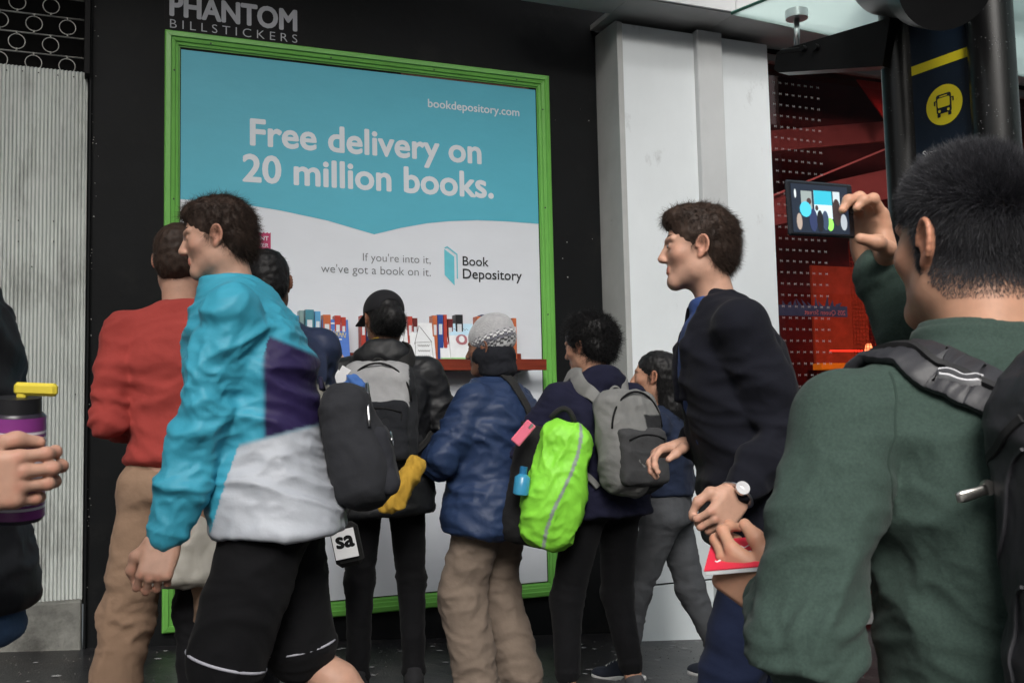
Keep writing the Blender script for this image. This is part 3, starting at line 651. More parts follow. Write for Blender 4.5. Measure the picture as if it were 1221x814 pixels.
# rain drops on the posts and panel
dm = mat('rain_drops',(.10,.105,.11),.12,var=.1,bumps=(),spec=1.0)
dr = MB()
tocam = lambda P: math.atan2(-P[1],-P[0])
def dome(q, n_, r):
    n_ = n_/np.linalg.norm(n_); a_ = np.cross(n_,UZ); a_ /= np.linalg.norm(a_); b_ = np.cross(n_,a_)
    V = [q+r*(math.cos(t_)*a_+math.sin(t_)*b_) for t_ in np.linspace(0,2*math.pi,6,endpoint=False)]+[q+n_*r*.45+r*.5*(math.cos(t_)*a_+math.sin(t_)*b_) for t_ in np.linspace(0,2*math.pi,6,endpoint=False)]+[q+n_*r*.7]
    dr.add(V,[(i,(i+1)%6,6+(i+1)%6,6+i) for i in range(6)]+[(6+i,6+(i+1)%6,12) for i in range(6)])
for P,r,n_ in ((P1,.046,520),(P2,.054,620)):
    for i in range(n_):
        an = tocam(P)+rng.uniform(-1.5,1.5); q = np.array([P[0]+r*math.cos(an),P[1]+r*math.sin(an),rng.uniform(1.0,2.6)])
        dome(q,np.array([math.cos(an),math.sin(an),0]),rng.uniform(.0008,.0019))
for i in range(160):
    q = Of+dirp*rng.uniform(0,pw)+UZ*rng.uniform(1.3,2.4)+nrm*.0008; dome(q,nrm,rng.uniform(.0005,.0012))
o = dr.build('rain_drops', dm, bs, True); o['kind'] = 'stuff'
# opposite side of the street, seen only as a reflection in the window
ob = thing('opposite_building', (6,-22,0), 'grey office block across the street', 'building')
og = mat('office_grey',(.20,.20,.20),.7,var=.3,vscale=.6)
MB().box((6,-24,5),(30,1,8)).build('wall', og, ob)
ow = mat('office_window',(.03,.04,.05),.15)
wme = None
for i in range(12):
    for j in range(4):
        q = (-16+i*4.0,-22.97,1.6+j*3.2)
        if wme is None: o_ = MB().box((0,0,0),(1.3,.04,1.1)).build('window', ow, ob); wme = o_
        else: o_ = wme.copy(); COL.objects.link(o_)
        o_.location = Vector(q)-ob.location

# ================================================================== SCULPTING: soft solids on a grid, skinned as one surface
def nrmz(v): v = np.asarray(v, float); return v/(np.linalg.norm(v)+1e-12)
def frame(y, z):
    """rotation whose columns are x, y, z with y along y and z near z"""
    y = nrmz(y); x = nrmz(np.cross(y, z)); return np.array([x, y, np.cross(x, y)]).T
class Sdf:
    def __init__(s): s.ops = []
    def _add(s, fn, lo, hi, k, sub=False): s.ops.append((fn, np.array(lo,float), np.array(hi,float), k, sub)); return s
    def cap(s, a, b, ra, rb=None, k=.02, ax=None, sc=1.0, sub=False):
        a = np.array(a,float); b = np.array(b,float); rb = ra if rb is None else rb; ab = b-a; L2 = ab@ab+1e-12
        if ax is not None: ax = nrmz(ax-ab*(ax@ab)/L2)
        def fn(P):
            pa = P-a.astype(np.float32); t = np.clip(pa@(ab/L2).astype(np.float32), 0, 1)
            d = pa-t[..., None]*ab.astype(np.float32)
            if ax is not None:
                c = d@ax.astype(np.float32); d = d+((1/sc-1)*c)[..., None]*ax.astype(np.float32)
            return np.sqrt((d*d).sum(-1))-(ra+(rb-ra)*t)
        R = max(ra,rb)*max(1,sc)
        return s._add(fn, np.minimum(a,b)-R, np.maximum(a,b)+R, k, sub)
    def chain(s, pts, rs, k=.02, **kw):
        for i in range(len(pts)-1): s.cap(pts[i], pts[i+1], rs[i], rs[i+1], k, **kw)
        return s
    def ell(s, c, r, R=None, k=.02, sub=False):
        c = np.array(c,float); r = np.array(r,float); R = np.eye(3) if R is None else np.array(R)
        def fn(P):
            q = (P-c.astype(np.float32))@R.astype(np.float32)/r.astype(np.float32); n = np.sqrt((q*q).sum(-1))+1e-6
            g = np.sqrt(((q/r.astype(np.float32))**2).sum(-1))+1e-6; return n*(n-1)/g
        e = np.abs(R)@r
        return s._add(fn, c-e, c+e, k, sub)
    def box(s, c, h, R=None, rd=.01, k=.01, sub=False):
        c = np.array(c,float); h = np.array(h,float); R = np.eye(3) if R is None else np.array(R)
        def fn(P):
            q = np.abs((P-c.astype(np.float32))@R.astype(np.float32))-(h-rd).astype(np.float32)
            return np.sqrt((np.maximum(q,0)**2).sum(-1))+np.minimum(q.max(-1),0)-rd
        e = np.abs(R)@h
        return s._add(fn, c-e, c+e, k, sub)
    def tor(s, c, n, R_, r, k=.01, sq=(1,1)):
        """torus round axis n"""
        c = np.array(c,float); F = frame(n, np.array([0.01,.02,1.]) if abs(nrmz(n)[2]) < .9 else np.array([0,1.,0]))
        def fn(P):
            q = (P-c.astype(np.float32))@F.astype(np.float32); rr = np.sqrt((q[...,0]/sq[0])**2+(q[...,2]/sq[1])**2)-R_
            return np.sqrt(rr*rr+q[...,1]**2)-r
        m = (R_*max(sq)+r)
        return s._add(fn, c-m, c+m, k)
    def loft(s, sl, k=.03, p=2.4, end=.02, sub=False):
        """horizontal slices (z, cx, cy, rx, ry)"""
        A = np.array(sorted(sl), float)
        def fn(P):
            z = P[...,2]; cx,cy,rx,ry = [np.interp(z, A[:,0], A[:,i]) for i in (1,2,3,4)]
            x = np.abs(P[...,0]-cx)/rx; y = np.abs(P[...,1]-cy)/ry
            n = (x**p+y**p)**(1/p); d = (n-1)*np.minimum(rx,ry)
            dz = np.maximum(z-A[-1,0], A[0,0]-z)
            return (np.sqrt(np.maximum(d+end,0)**2+np.maximum(dz+end,0)**2)+np.minimum(np.maximum(d,dz)+end,0)-end).astype(np.float32)
        lo = [(A[:,1]-A[:,3]).min(), (A[:,2]-A[:,4]).min(), A[0,0]]; hi = [(A[:,1]+A[:,3]).max(), (A[:,2]+A[:,4]).max(), A[-1,0]]
        return s._add(fn, lo, hi, k, sub)
    def skin(s, h, lo=None, hi=None):
        L_ = np.min([o[1] for o in s.ops if not o[4]], 0)-.03; H_ = np.max([o[2] for o in s.ops if not o[4]], 0)+.03
        if lo is not None: L_ = np.maximum(L_, lo)
        if hi is not None: H_ = np.minimum(H_, hi)
        n = np.ceil((H_-L_)/h).astype(int)+1
        vol = np.full(n, .5, np.float32); ax = [L_[i]+h*np.arange(n[i]) for i in range(3)]
        for fn, lo_, hi_, k, sub in s.ops:
            mrg = k+3*h
            i0 = np.clip(((lo_-mrg-L_)/h).astype(int), 0, n-1); i1 = np.clip(np.ceil((hi_+mrg-L_)/h).astype(int)+1, 1, n)
            if (i1 <= i0).any(): continue
            P = np.stack(np.meshgrid(*[ax[i][i0[i]:i1[i]].astype(np.float32) for i in range(3)], indexing='ij'), -1)
            d = fn(P).astype(np.float32); sl = tuple(slice(i0[i], i1[i]) for i in range(3)); v = vol[sl]
            if sub:
                d = -d; hh = np.clip(.5-.5*(d-v)/-k, 0, 1) if False else np.clip(.5+.5*(d-v)/k, 0, 1)
                vol[sl] = v*(1-hh)+d*hh+k*hh*(1-hh)
            else:
                hh = np.clip(.5+.5*(d-v)/k, 0, 1); vol[sl] = d*(1-hh)+v*hh-k*hh*(1-hh)
        vol[0] = vol[-1] = .5; vol[:,0] = vol[:,-1] = .5; vol[:,:,0] = vol[:,:,-1] = .5
        return nets(vol, L_, h)
def nets(vol, org, h):
    s = vol < 0; n = np.array(vol.shape)
    c = np.zeros(n-1, np.uint8)
    for dx in (0,1):
        for dy in (0,1):
            for dz in (0,1): c += s[dx:n[0]-1+dx, dy:n[1]-1+dy, dz:n[2]-1+dz]
    act = (c > 0) & (c < 8); I = np.argwhere(act); idx = np.full(c.shape, -1, np.int64); idx[act] = np.arange(len(I))
    acc = np.zeros((len(I),3), np.float64); cnt = np.zeros(len(I))
    off = [(a,b,d) for a in (0,1) for b in (0,1) for d in (0,1)]
    for a in off:
        for ax in range(3):
            if a[ax]: continue
            b = list(a); b[ax] = 1
            A = I+np.array(a); B = I+np.array(b); va = vol[A[:,0],A[:,1],A[:,2]]; vb = vol[B[:,0],B[:,1],B[:,2]]
            m = (va < 0) != (vb < 0); t = np.where(m, va/np.where(m, va-vb, 1), 0)
            p = np.array(a, float)[None,:]+np.zeros((len(I),3)); p[:,ax] += t
            acc[m] += p[m]; cnt[m] += 1
    V = org+h*(I+acc/np.maximum(cnt,1)[:,None]); Q = []
    for ax in range(3):
        u, v = [(1,2),(2,0),(0,1)][ax]
        a = s; b = np.roll(s, -1, ax); m = a != b
        sl = [slice(None)]*3; sl[ax] = slice(0, n[ax]-1); mm = np.zeros_like(m); mm[tuple(sl)] = m[tuple(sl)]
        E = np.argwhere(mm); E = E[(E[:,u] > 0) & (E[:,v] > 0) & (E[:,u] < n[u]-1) & (E[:,v] < n[v]-1)]
        def cid(du, dv):
            q = E.copy(); q[:,u] -= du; q[:,v] -= dv; return idx[q[:,0],q[:,1],q[:,2]]
        q = np.stack([cid(1,1), cid(0,1), cid(0,0), cid(1,0)], 1)
        ins = a[E[:,0],E[:,1],E[:,2]]; q[~ins] = q[~ins][:, ::-1]; Q.append(q)
    Q = np.concatenate(Q); Q = Q[(Q >= 0).all(1)]
    return V, Q
def vnorm(V, Q):
    n = np.cross(V[Q[:,2]]-V[Q[:,0]], V[Q[:,3]]-V[Q[:,1]]); N_ = np.zeros_like(V)
    for i in range(4): np.add.at(N_, Q[:,i], n)
    return N_/(np.linalg.norm(N_,axis=1,keepdims=True)+1e-12)
def relax(V, Q, it=2, f=.5):
    for _ in range(it):
        A = np.zeros_like(V); c = np.zeros(len(V))
        for i in range(4):
            np.add.at(A, Q[:,i], V[Q[:,(i+1)%4]]+V[Q[:,(i+3)%4]]); np.add.at(c, Q[:,i], 2)
        V = V*(1-f)+f*A/np.maximum(c,1)[:,None]
    return V
_perm = np.random.default_rng(3).permutation(512); _g = np.random.default_rng(4).normal(size=(512,3)); _g /= np.linalg.norm(_g,axis=1,keepdims=True)
def noise(P):
    i = np.floor(P).astype(int); f = P-i; u = f*f*f*(f*(f*6-15)+10); out = 0
    for dx in (0,1):
        for dy in (0,1):
            for dz in (0,1):
                hsh = _perm[(_perm[(_perm[(i[:,0]+dx)&511]+i[:,1]+dy)&511]+i[:,2]+dz)&511]
                wt = (u[:,0] if dx else 1-u[:,0])*(u[:,1] if dy else 1-u[:,1])*(u[:,2] if dz else 1-u[:,2])
                out = out+wt*((f-np.array([dx,dy,dz]))*_g[hsh]).sum(1)
    return out
def folds(V, Q, amp, fr=(7,7,12), seed=0, wts=None, warp=.35, sharp=1.6):
    """push a garment's surface in and out in soft creases"""
    N_ = vnorm(V, Q); P = V*np.array(fr)+seed*7.31
    W = np.stack([noise(P*.55+k*13.7) for k in range(3)], 1); P2 = P+W*warp*4
    r = 1-np.abs(noise(P2))*2.2; r = np.clip(r,0,1)**sharp
    r2 = 1-np.abs(noise(P2*2.1+5))*2.2; r2 = np.clip(r2,0,1)**sharp
    r3 = 1-np.abs(noise(P2*4.3+9))*2.2; r3 = np.clip(r3,0,1)**sharp
    d = amp*1.15*(r-.45)+amp*.55*(r2-.45)+amp*.22*(r3-.4)+amp*.7*noise(P*.5+3)
    if wts is not None: d = d*wts
    return V+N_*d[:,None]
def ik(a, b, l1, l2, pole):
    a = np.array(a,float); b = np.array(b,float); d = b-a; L_ = np.linalg.norm(d)
    if L_ > (l1+l2)*.995: b = a+d/L_*(l1+l2)*.995; d = b-a; L_ = np.linalg.norm(d)
    x = (l1*l1-l2*l2+L_*L_)/(2*L_); h = math.sqrt(max(l1*l1-x*x,0)); t = d/L_; p = np.array(pole,float); p = p-t*(p@t); p = nrmz(p)
    return a+t*x+p*h, b
# ------------------------------------------------------------------ hand: wrist at 0, fingers along +Y, palm faces -Z, thumb on -X
HAND_MARKS = {}
def hand_mesh(curl=(25,30,30,35), spread=4, thumb=((-.052,.045,-.018),(-.066,.076,-.026),(-.066,.102,-.034)), sc=1.0, left=False, h=.003, mid=None, flex=None):
    s = Sdf()
    s.cap((0,-.09,0),(0,.005,0),.029,.0225,k=.01,ax=np.array([0,0,1.]),sc=.80)
    s.box((0,.050,0),(.038,.047,.0135),rd=.013,k=.012)
    s.ell((-.026,.032,-.010),(.017,.032,.015),k=.014); s.ell((.027,.035,-.008),(.014,.034,.013),k=.012)
    bx = [-.0295,-.0098,.0098,.0285]; by = [.092,.096,.091,.082]; ln = [.072,.080,.075,.060]; rr = [.0081,.0083,.0079,.0069]
    HAND_MARKS['nails'] = []; HAND_MARKS['knuckles'] = []
    for i in range(4):
        c1 = math.radians(curl[i] if not flex else flex[i]); c2 = math.radians(curl[i]*1.25 if mid is None else mid[i]); c3 = c2*.75
        p = np.array([bx[i],by[i]-.018,.001]); sp = math.radians((i-1.5)*spread); a = 0; pts = [p, np.array([bx[i],by[i],.0])]
        for L_, c in ((.46,c1),(.30,c2),(.24,c3)):
            a += c; dv = np.array([math.sin(sp)*math.cos(a), math.cos(sp)*math.cos(a), -math.sin(a)])
            pts.append(pts[-1]+dv*ln[i]*L_)
        HAND_MARKS['nails'].append(pts[-1]+np.array([0,math.sin(a),math.cos(a)])*rr[i]*.85-dv*.001); HAND_MARKS['knuckles'] += [(pts[1]+np.array([0,0,rr[i]])),(pts[2]+np.array([0,.3*rr[i],.8*rr[i]])),(pts[3]+np.array([0,.6*rr[i],.6*rr[i]]))]
        s.chain(pts, [rr[i]*1.12,rr[i]*1.10,rr[i],rr[i]*.92,rr[i]*.80], k=.0045)
        for q in pts[1:4]: s.ell(q, (rr[i]*1.06,)*3, k=.005)
    T = [(-.020,.018,-.008)]+list(thumb); td = nrmz(np.array(thumb[2])-np.array(thumb[1])); HAND_MARKS['nails'].append(np.array(thumb[2])+nrmz(np.array([0,0,1.])-td*td[2])*.008); HAND_MARKS['knuckles'].append(np.array(thumb[1])+np.array([0,0,.01]))
    s.chain(T, [.014,.0118,.0104,.0085], k=.010); s.ell(T[2], (.0112,)*3, k=.004)
    V, Q = s.skin(h); V = relax(V,Q,1,.4)
    if left: V = V*np.array([-1,1,1]); Q = Q[:, ::-1]
    return V*sc, Q
# ------------------------------------------------------------------ head: centre at 0, face +Y
def head_mesh(h=.004, sc=1.0, jaw=1.0, nose=1.0, neck=(.0,-.045,-.19), neckr=.056, earout=1.0, ears=True):
    s = Sdf()
    s.ell((0,-.012,.028),(.074,.094,.086),k=.03)
    s.ell((0,.018,-.030),(.061,.070,.080),k=.03)
    s.cap((-.040,.016,-.072),(-.014,.062,-.096),.022*jaw,.018*jaw,k=.03); s.cap((.040,.016,-.072),(.014,.062,-.096),.022*jaw,.018*jaw,k=.03)
    s.cap((-.012,.068,-.097),(.012,.068,-.097),.0155*jaw,k=.02)
    for sx in (-1,1):
        s.ell((sx*.050,-.004,-.055),(.017,.026,.030),k=.025)
        s.ell((sx*.043,.055,-.022),(.019,.017,.017),k=.028)
        s.cap((sx*.012,.083,.022),(sx*.044,.072,.024),.0085,.007,k=.012)
    s.cap((0,.084,.010),(0,.104*nose,-.026),.0075,.0095,k=.010); s.ell((0,.101*nose,-.031),(.0125,.011,.009),k=.007)
    for sx in (-1,1): s.ell((sx*.011,.094,-.034),(.0065,.008,.0065),k=.006)
    for sx in (-1,1): s.ell((sx*.030,.092,.003),(.017,.011,.011),k=.014,sub=True)
    for sx in (-1,1): s.ell((sx*.031,.072,.003),(.0125,.0125,.0125),k=.003)
    s.cap((-.017,.083,-.058),(.017,.083,-.058),.0055,.0055,k=.006); s.cap((-.014,.083,-.067),(.014,.083,-.067),.0065,.0065,k=.006)
    s.cap((-.022,.091,-.0625),(.022,.091,-.0625),.0022,k=.003,sub=True)
    s.cap((0,-.028,-.06), neck, neckr*.98, neckr*1.08, k=.035)
    for sx in (-1,1): s.cap((sx*.042,-.020,-.075),(sx*.012,neck[1]+.045,neck[2]),.012,.012,k=.025)
    if ears:
        for sx in (-1,1):
            R = np.array(Matrix.Rotation(math.radians(sx*22*earout),3,'Z')@Matrix.Rotation(math.radians(8),3,'X'))
            c = np.array([sx*.077,-.010,-.006])
            s.ell(c,(.0075,.0165,.029),R,k=.006)
            F = R@np.array([[1,0,0],[0,1,0],[0,0,1.]])
            rim = [c+F@np.array([sx*.006,.017*math.cos(a),.002+.028*math.sin(a)]) for a in np.linspace(-.2,math.pi+.75,12)]
            s.chain(rim,[.0036]*12,k=.003)
            s.ell(c+F@np.array([sx*.006,-.001,.001]),(.006,.0095,.017),R,k=.004,sub=True)
            s.ell(c+F@np.array([sx*.003,.010,-.006]),(.004,.004,.006),R,k=.003)
            s.ell(c+F@np.array([sx*.001,.006,-.027]),(.0055,.0075,.0085),R,k=.005)
    V, Q = s.skin(h); V = relax(V,Q,1,.3)
    return V*sc, Q
def strands(name, roots, norms, dirf, ln, wd, mt, parent, seg=3, jit=.25, curl=0.0, dens=None):
    """thin tapered hairs standing on roots; all joined as one mass"""
    n = len(roots); g = rng.normal(size=(n,3))*jit
    D = dirf(roots, norms)+g; D /= np.linalg.norm(D,axis=1,keepdims=True)
    Ls = (ln if np.isscalar(ln) else ln)*rng.uniform(.65,1.2,n)
    S1 = np.cross(D, rng.normal(size=(n,3))); S1 /= np.linalg.norm(S1,axis=1,keepdims=True)+1e-9; S2 = np.cross(D,S1)
    V = np.zeros((n,seg+1,3,3)); bend = rng.normal(size=(n,3))*.25+np.array([0,0,-.25])
    ph = rng.uniform(0,6.28,n)
    for j in range(seg+1):
        t = j/seg; c = roots+D*(Ls*t)[:,None]+bend*(Ls*t*t*.5)[:,None]
        if curl: c = c+(S1*np.sin(ph+t*9)[:,None]+S2*np.cos(ph+t*9)[:,None])*curl*t
        r = wd*(1-.85*t)
        for k in range(3):
            a = 2*math.pi*k/3; V[:,j,k] = c+(S1*math.cos(a)+S2*math.sin(a))*r
    V = V.reshape(-1,3); b = (np.arange(n)*(seg+1)*3)[:,None,None,None]
    j = np.arange(seg)[None,:,None,None]; k = np.arange(3)[None,None,:,None]
    F = np.concatenate([b+j*3+k, b+j*3+(k+1)%3, b+(j+1)*3+(k+1)%3, b+(j+1)*3+k],3).reshape(-1,4)
    o = mesh(name, V, F, mt, parent, True); o['kind'] = 'stuff'; return o
def sample(V, Q, n, keep=None):
    a = V[Q[:,0]]; c = V[Q[:,2]]; ar = np.linalg.norm(np.cross(c-a, V[Q[:,3]]-V[Q[:,1]]),axis=1)
    if keep is not None: ar = ar*keep(V[Q].mean(1))
    i = rng.choice(len(Q), n, p=ar/ar.sum()); w_ = rng.dirichlet((1,1,1,1), n)
    P = (V[Q[i]]*w_[:,:,None]).sum(1); N_ = vnorm(V,Q); return P, N_[Q[i]].mean(1)
def ribbon(name, path, wd, th, mt, parent, bvh=None, up=None, lift=.004, n=40, puff=0.0):
    """flat strap swept along a path (world points); clings to bvh when given"""
    P = [Vector(p) for p in path]; D = []
    for i in range(len(P)-1):
        p0 = P[max(i-1,0)]; p1 = P[i]; p2 = P[i+1]; p3 = P[min(i+2,len(P)-1)]
        for t in np.linspace(0,1,max(3,n//(len(P)-1)),endpoint=False):
            D.append(.5*((2*p1)+(p2-p0)*t+(2*p0-5*p1+4*p2-p3)*t*t+(3*p1-p0-3*p2+p3)*t**3))
    D.append(P[-1]); D = np.array([d[:] for d in D]); Nn = []
    for i, d in enumerate(D):
        if bvh is not None:
            q, nn, _, _ = bvh.find_nearest(Vector(d)); 
            if q is not None: D[i] = np.array(q)+np.array(nn)*(lift+th/2); Nn.append(np.array(nn)); continue
        Nn.append(np.array(up if up is not None else (0,0,1.)))
    Nn = np.array(Nn)
    for _ in range(4): Nn[1:-1] = (Nn[:-2]+Nn[2:]+Nn[1:-1])/3; D[1:-1] = (D[:-2]+D[2:]+2*D[1:-1])/4
    V = []; m = 8; sec = [(-1,-.4),(-.85,-1),(.85,-1),(1,-.4),(1,.4),(.8,1),(-.8,1),(-1,.4)]
    for i, d in enumerate(D):
        t = nrmz(D[min(i+1,len(D)-1)]-D[max(i-1,0)]); nn = nrmz(Nn[i]-t*(Nn[i]@t)); s_ = np.cross(t,nn)
        ww = wd if np.isscalar(wd) else np.interp(i/(len(D)-1), np.linspace(0,1,len(wd)), wd)
        for (a,b) in sec: V.append(d+s_*a*ww/2+nn*b*(th/2*(1+puff*math.sin(i*1.9))))
    F = [(i*m+k,i*m+(k+1)%m,(i+1)*m+(k+1)%m,(i+1)*m+k) for i in range(len(D)-1) for k in range(m)]+[tuple(range(m))[::-1],tuple((len(D)-1)*m+k for k in range(m))]
    o = mesh(name, V, F, mt, parent, True); o.data.set_sharp_from_angle(angle=math.radians(50)); return o

# ================================================================== PEOPLE
def rotz(a): c, s = math.cos(math.radians(a)), math.sin(math.radians(a)); return np.array([[c,-s,0],[s,c,0],[0,0,1.]])
def rotx(a): c, s = math.cos(math.radians(a)), math.sin(math.radians(a)); return np.array([[1,0,0],[0,c,-s],[0,s,c]])
def roty(a): c, s = math.cos(math.radians(a)), math.sin(math.radians(a)); return np.array([[c,0,s],[0,1,0],[-s,0,c]])
class Person:
    def __init__(s, label, headpx, depth, hd, lean=(4,0), head=(0,0,0), sw=.19, bulk=1.0, feet=None, road=False, twist=0, group=None, hsc=1.0, sht=.86, nk=.168):
        hc = pt(*headpx, depth); s.hc_w = hc; s.R = rotz(hd); s.hsc = hsc
        g = gz(hc[0], hc[1] if not road else 0); s.H = H = hc[2]+.125*hsc-g; s.bulk = bulk
        s.pel = np.array([0,0,.515*H]); f_, sd_ = math.radians(lean[0]), math.radians(lean[1])
        s.dir = np.array([math.sin(sd_), math.sin(f_)*math.cos(sd_), math.cos(f_)*math.cos(sd_)])
        zc = H-.125*hsc; s.Ls = (zc-nk*hsc-s.pel[2])/s.dir[2]             # pelvis to neck base
        s.neck = s.pel+s.dir*s.Ls
        s.hc = s.neck+np.array([s.dir[0]*.08, s.dir[1]*.16+.018, zc-s.neck[2]])
        off = s.R@s.hc; s.B = np.array([hc[0]-off[0], hc[1]-off[1], g])
        s.sw = sw; T = rotz(twist)
        s.sh = [s.pel+s.dir*s.Ls*sht+T@np.array([sx*sw, -.012, 0]) for sx in (-1,1)]
        s.hip = [s.pel+np.array([sx*.085,0,-.03]) for sx in (-1,1)]
        s.ua, s.fa = .168*H, .148*H; s.th, s.shk = .236*H, .226*H
        feet = feet or ((-.11,0,0),(.11,0,0)); s.feet = [np.array(f,float) for f in feet]
        s.ank = [np.array([f[0],f[1]-.02,f[2]+.075]) for f in s.feet]; s.knee = []
        for i in (0,1):
            k_, a_ = ik(s.hip[i], s.ank[i], s.th, s.shk, (0.12*(1 if i else -1),1,0)); s.knee.append(k_); s.ank[i] = a_
        s.HR = rotz(head[0])@rotx(-head[1])@roty(head[2])
        s.elb = [None,None]; s.wr = [None,None]
        s.root = thing('person', s.B, label, 'person', group); s.hands = [None,None]
    def w2l(s, p): return s.R.T@(np.array(p)-s.B)
    def l2w(s, V): return np.asarray(V)@s.R.T+s.B
    def arm(s, i, wrist, elbow=None, pole=None, fing=None, palm=None, **kw):
        """i 0 left, 1 right; wrist in world coordinates; fing / palm are world directions"""
        wl = s.w2l(wrist)
        if elbow is not None:
            e = s.w2l(elbow); e = s.sh[i]+nrmz(e-s.sh[i])*s.ua; w_ = e+nrmz(wl-e)*min(s.fa*1.12,max(s.fa*.85,np.linalg.norm(wl-e)))
        else:
            e, w_ = ik(s.sh[i], wl, s.ua, s.fa, pole if pole is not None else ((-.5 if i == 0 else .5),-.8,-.6))
        s.elb[i] = e; s.wr[i] = w_
        fl = s.R.T@nrmz(fing) if fing is not None else nrmz(w_-e); pl = s.R.T@nrmz(palm) if palm is not None else np.array([(1 if i == 0 else -1),0,0.])
        s.hands[i] = (fl, pl, kw)
    def hang(s, i, fwd=.05, out=.06, **kw):
        wl = s.sh[i]+np.array([(-1 if i == 0 else 1)*out, fwd, -(s.ua+s.fa)*.97]); s.arm(i, s.l2w(wl), pole=(0,-1,0), **kw)
    def spine(s, t): return s.pel+s.dir*s.Ls*t
    def slices(s, tmin, off, wid=1.0, tab=None, top=1.0):
        tab = tab or [(-.35,.172,.120),(-.12,.172,.122),(0,.168,.120),(.22,.152,.110),(.45,.160,.118),(.65,.170,.124),(.80,.158,.110),(.88,.125,.092),(.95,.080,.070),(1.03,.058,.056)]
        A = np.array(tab); out = []
        for t in sorted(set([tmin]+[a for a in A[:,0] if tmin < a <= top+.03])):
            c = s.spine(t); rx = np.interp(t,A[:,0],A[:,1])*s.bulk*wid+off; ry = np.interp(t,A[:,0],A[:,2])*s.bulk*wid+off
            out.append((c[2],c[0],c[1]-.012*max(0,1-abs(t-.75)*3),rx,ry))
        return out
    def t_of(s, z): return (z-s.pel[2])/(s.dir[2]*s.Ls)
    def body(s, tone, scalp=None, h=.013, hh=.0045, fh=.0042, jaw=1.0, nose=1.0, neckr=.054, scalpfn=None, ears=True, legs=True):
        b = Sdf().loft(s.slices(-.12,-.008), k=.03)
        for i in (0,1):
            b.cap(s.spine(.93), s.sh[i], .042, .044, k=.04); b.chain([s.sh[i],s.elb[i],s.wr[i]],[.046,.036,.024],k=.02)
            if legs: b.chain([s.hip[i],s.knee[i],s.ank[i]],[.080,.050,.036],k=.02)
        V, Q = b.skin(h); Vs = [V]; Qs = [Q]; n0 = len(V); c = [np.tile(tone,(len(V),1))]
        nl = s.HR.T@(s.spine(.93)+np.array([0,-.005,0])-s.hc)/s.hsc
        V, Q = head_mesh(hh, jaw=jaw, nose=nose, neck=nl, neckr=neckr, ears=ears); s.headlocal = (V,Q)
        cc = np.tile(tone,(len(V),1)).astype(float)
        ear = (np.abs(V[:,0]) > .074)&(V[:,1] < .03)&(V[:,2] > -.05)&(V[:,2] < .035); cc[ear] *= (1.05,.88,.84)
        lips = (np.abs(V[:,0]) < .024)&(V[:,1] > .082)&(V[:,2] < -.053)&(V[:,2] > -.075); cc[lips] *= (.95,.62,.62)
        cc *= (1+.09*noise(V*45)+.06*noise(V*120))[:,None]
        for (q,r_,k_) in (((.045,.055,-.025),.024,(.02,.16,.16)),((-.045,.055,-.025),.024,(.02,.16,.16)),((0,.10,-.03),.012,(0,.14,.14)),((0,.075,-.085),.034,(.16,.13,.10)),((.045,.03,-.085),.032,(.14,.11,.08)),((-.045,.03,-.085),.032,(.14,.11,.08))):
            m_ = np.exp(-(np.linalg.norm(V-np.array(q),axis=1)/r_)**2)[:,None]; cc *= 1-m_*np.array(k_)
        if scalp is not None:
            m_ = scalpfn(V) if scalpfn else np.clip(((V[:,2]-.0)-V[:,1]*.35+.0)/.03,0,1); cc = cc*(1-m_[:,None])+np.array(scalp)*m_[:,None]
        V = (V*s.hsc)@s.HR.T+s.hc; Vs.append(V); Qs.append(Q+n0); n0 += len(V); c.append(cc)
        for i in (0,1):
            if s.hands[i] is None: continue
            fl, pl, kw = s.hands[i]; kw = dict(kw); kw.setdefault('h', fh); V, Q = hand_mesh(left=(i == 0), **kw)
            cc = np.tile(tone,(len(V),1)).astype(float); sc_ = kw.get('sc',1.0); cc *= (1+.10*noise(V*70)[:,None])
            for q in HAND_MARKS['knuckles']:
                d = np.linalg.norm(V-q*sc_*np.array([-1 if i == 0 else 1,1,1]),axis=1); m_ = np.exp(-(d/.0075)**2)[:,None]; cc *= 1-m_*np.array([.02,.20,.22])
            for q in HAND_MARKS['nails']:
                d = np.linalg.norm(V-q*sc_*np.array([-1 if i == 0 else 1,1,1]),axis=1); cc[d < .0058] *= (1.18,1.10,1.10)
            F_ = frame(fl, -pl); V = V@F_.T+s.wr[i]; Vs.append(V); Qs.append(Q+n0); n0 += len(V)
            c.append(cc)
        m_ = mat('skin', tint=True, **SKIN)
        return mesh('body', s.l2w(np.concatenate(Vs)), np.concatenate(Qs), m_, s.root, True, col=np.concatenate(c))
    def eyes(s, iris=(.05,.03,.02)):
        for sx in (-1,1):
            b = MB(); c = s.l2w(s.HR@(np.array([sx*.031,.0735,.003])*s.hsc)+s.hc); f_ = s.R@s.HR@np.array([0,1,0.])
            b.tube([c+f_*.0108, c+f_*.0122], .0055, 12); b.build('iris', mat('iris_dark', iris, .2, bumps=()), s.root)
            br = MB(); P = [s.l2w(s.HR@(np.array([sx*(.013+.034*t), .0835-.021*t*t, .0275+.006*math.sin(t*2.6)])*s.hsc)+s.hc) for t in np.linspace(0,1,7)]
            br.tube(P,[.0018,.003,.0034,.0032,.0027,.002,.001],6,up=s.R@s.HR@np.array([0,1,0.])); br.build('eyebrow', hair_black, s.root, True)
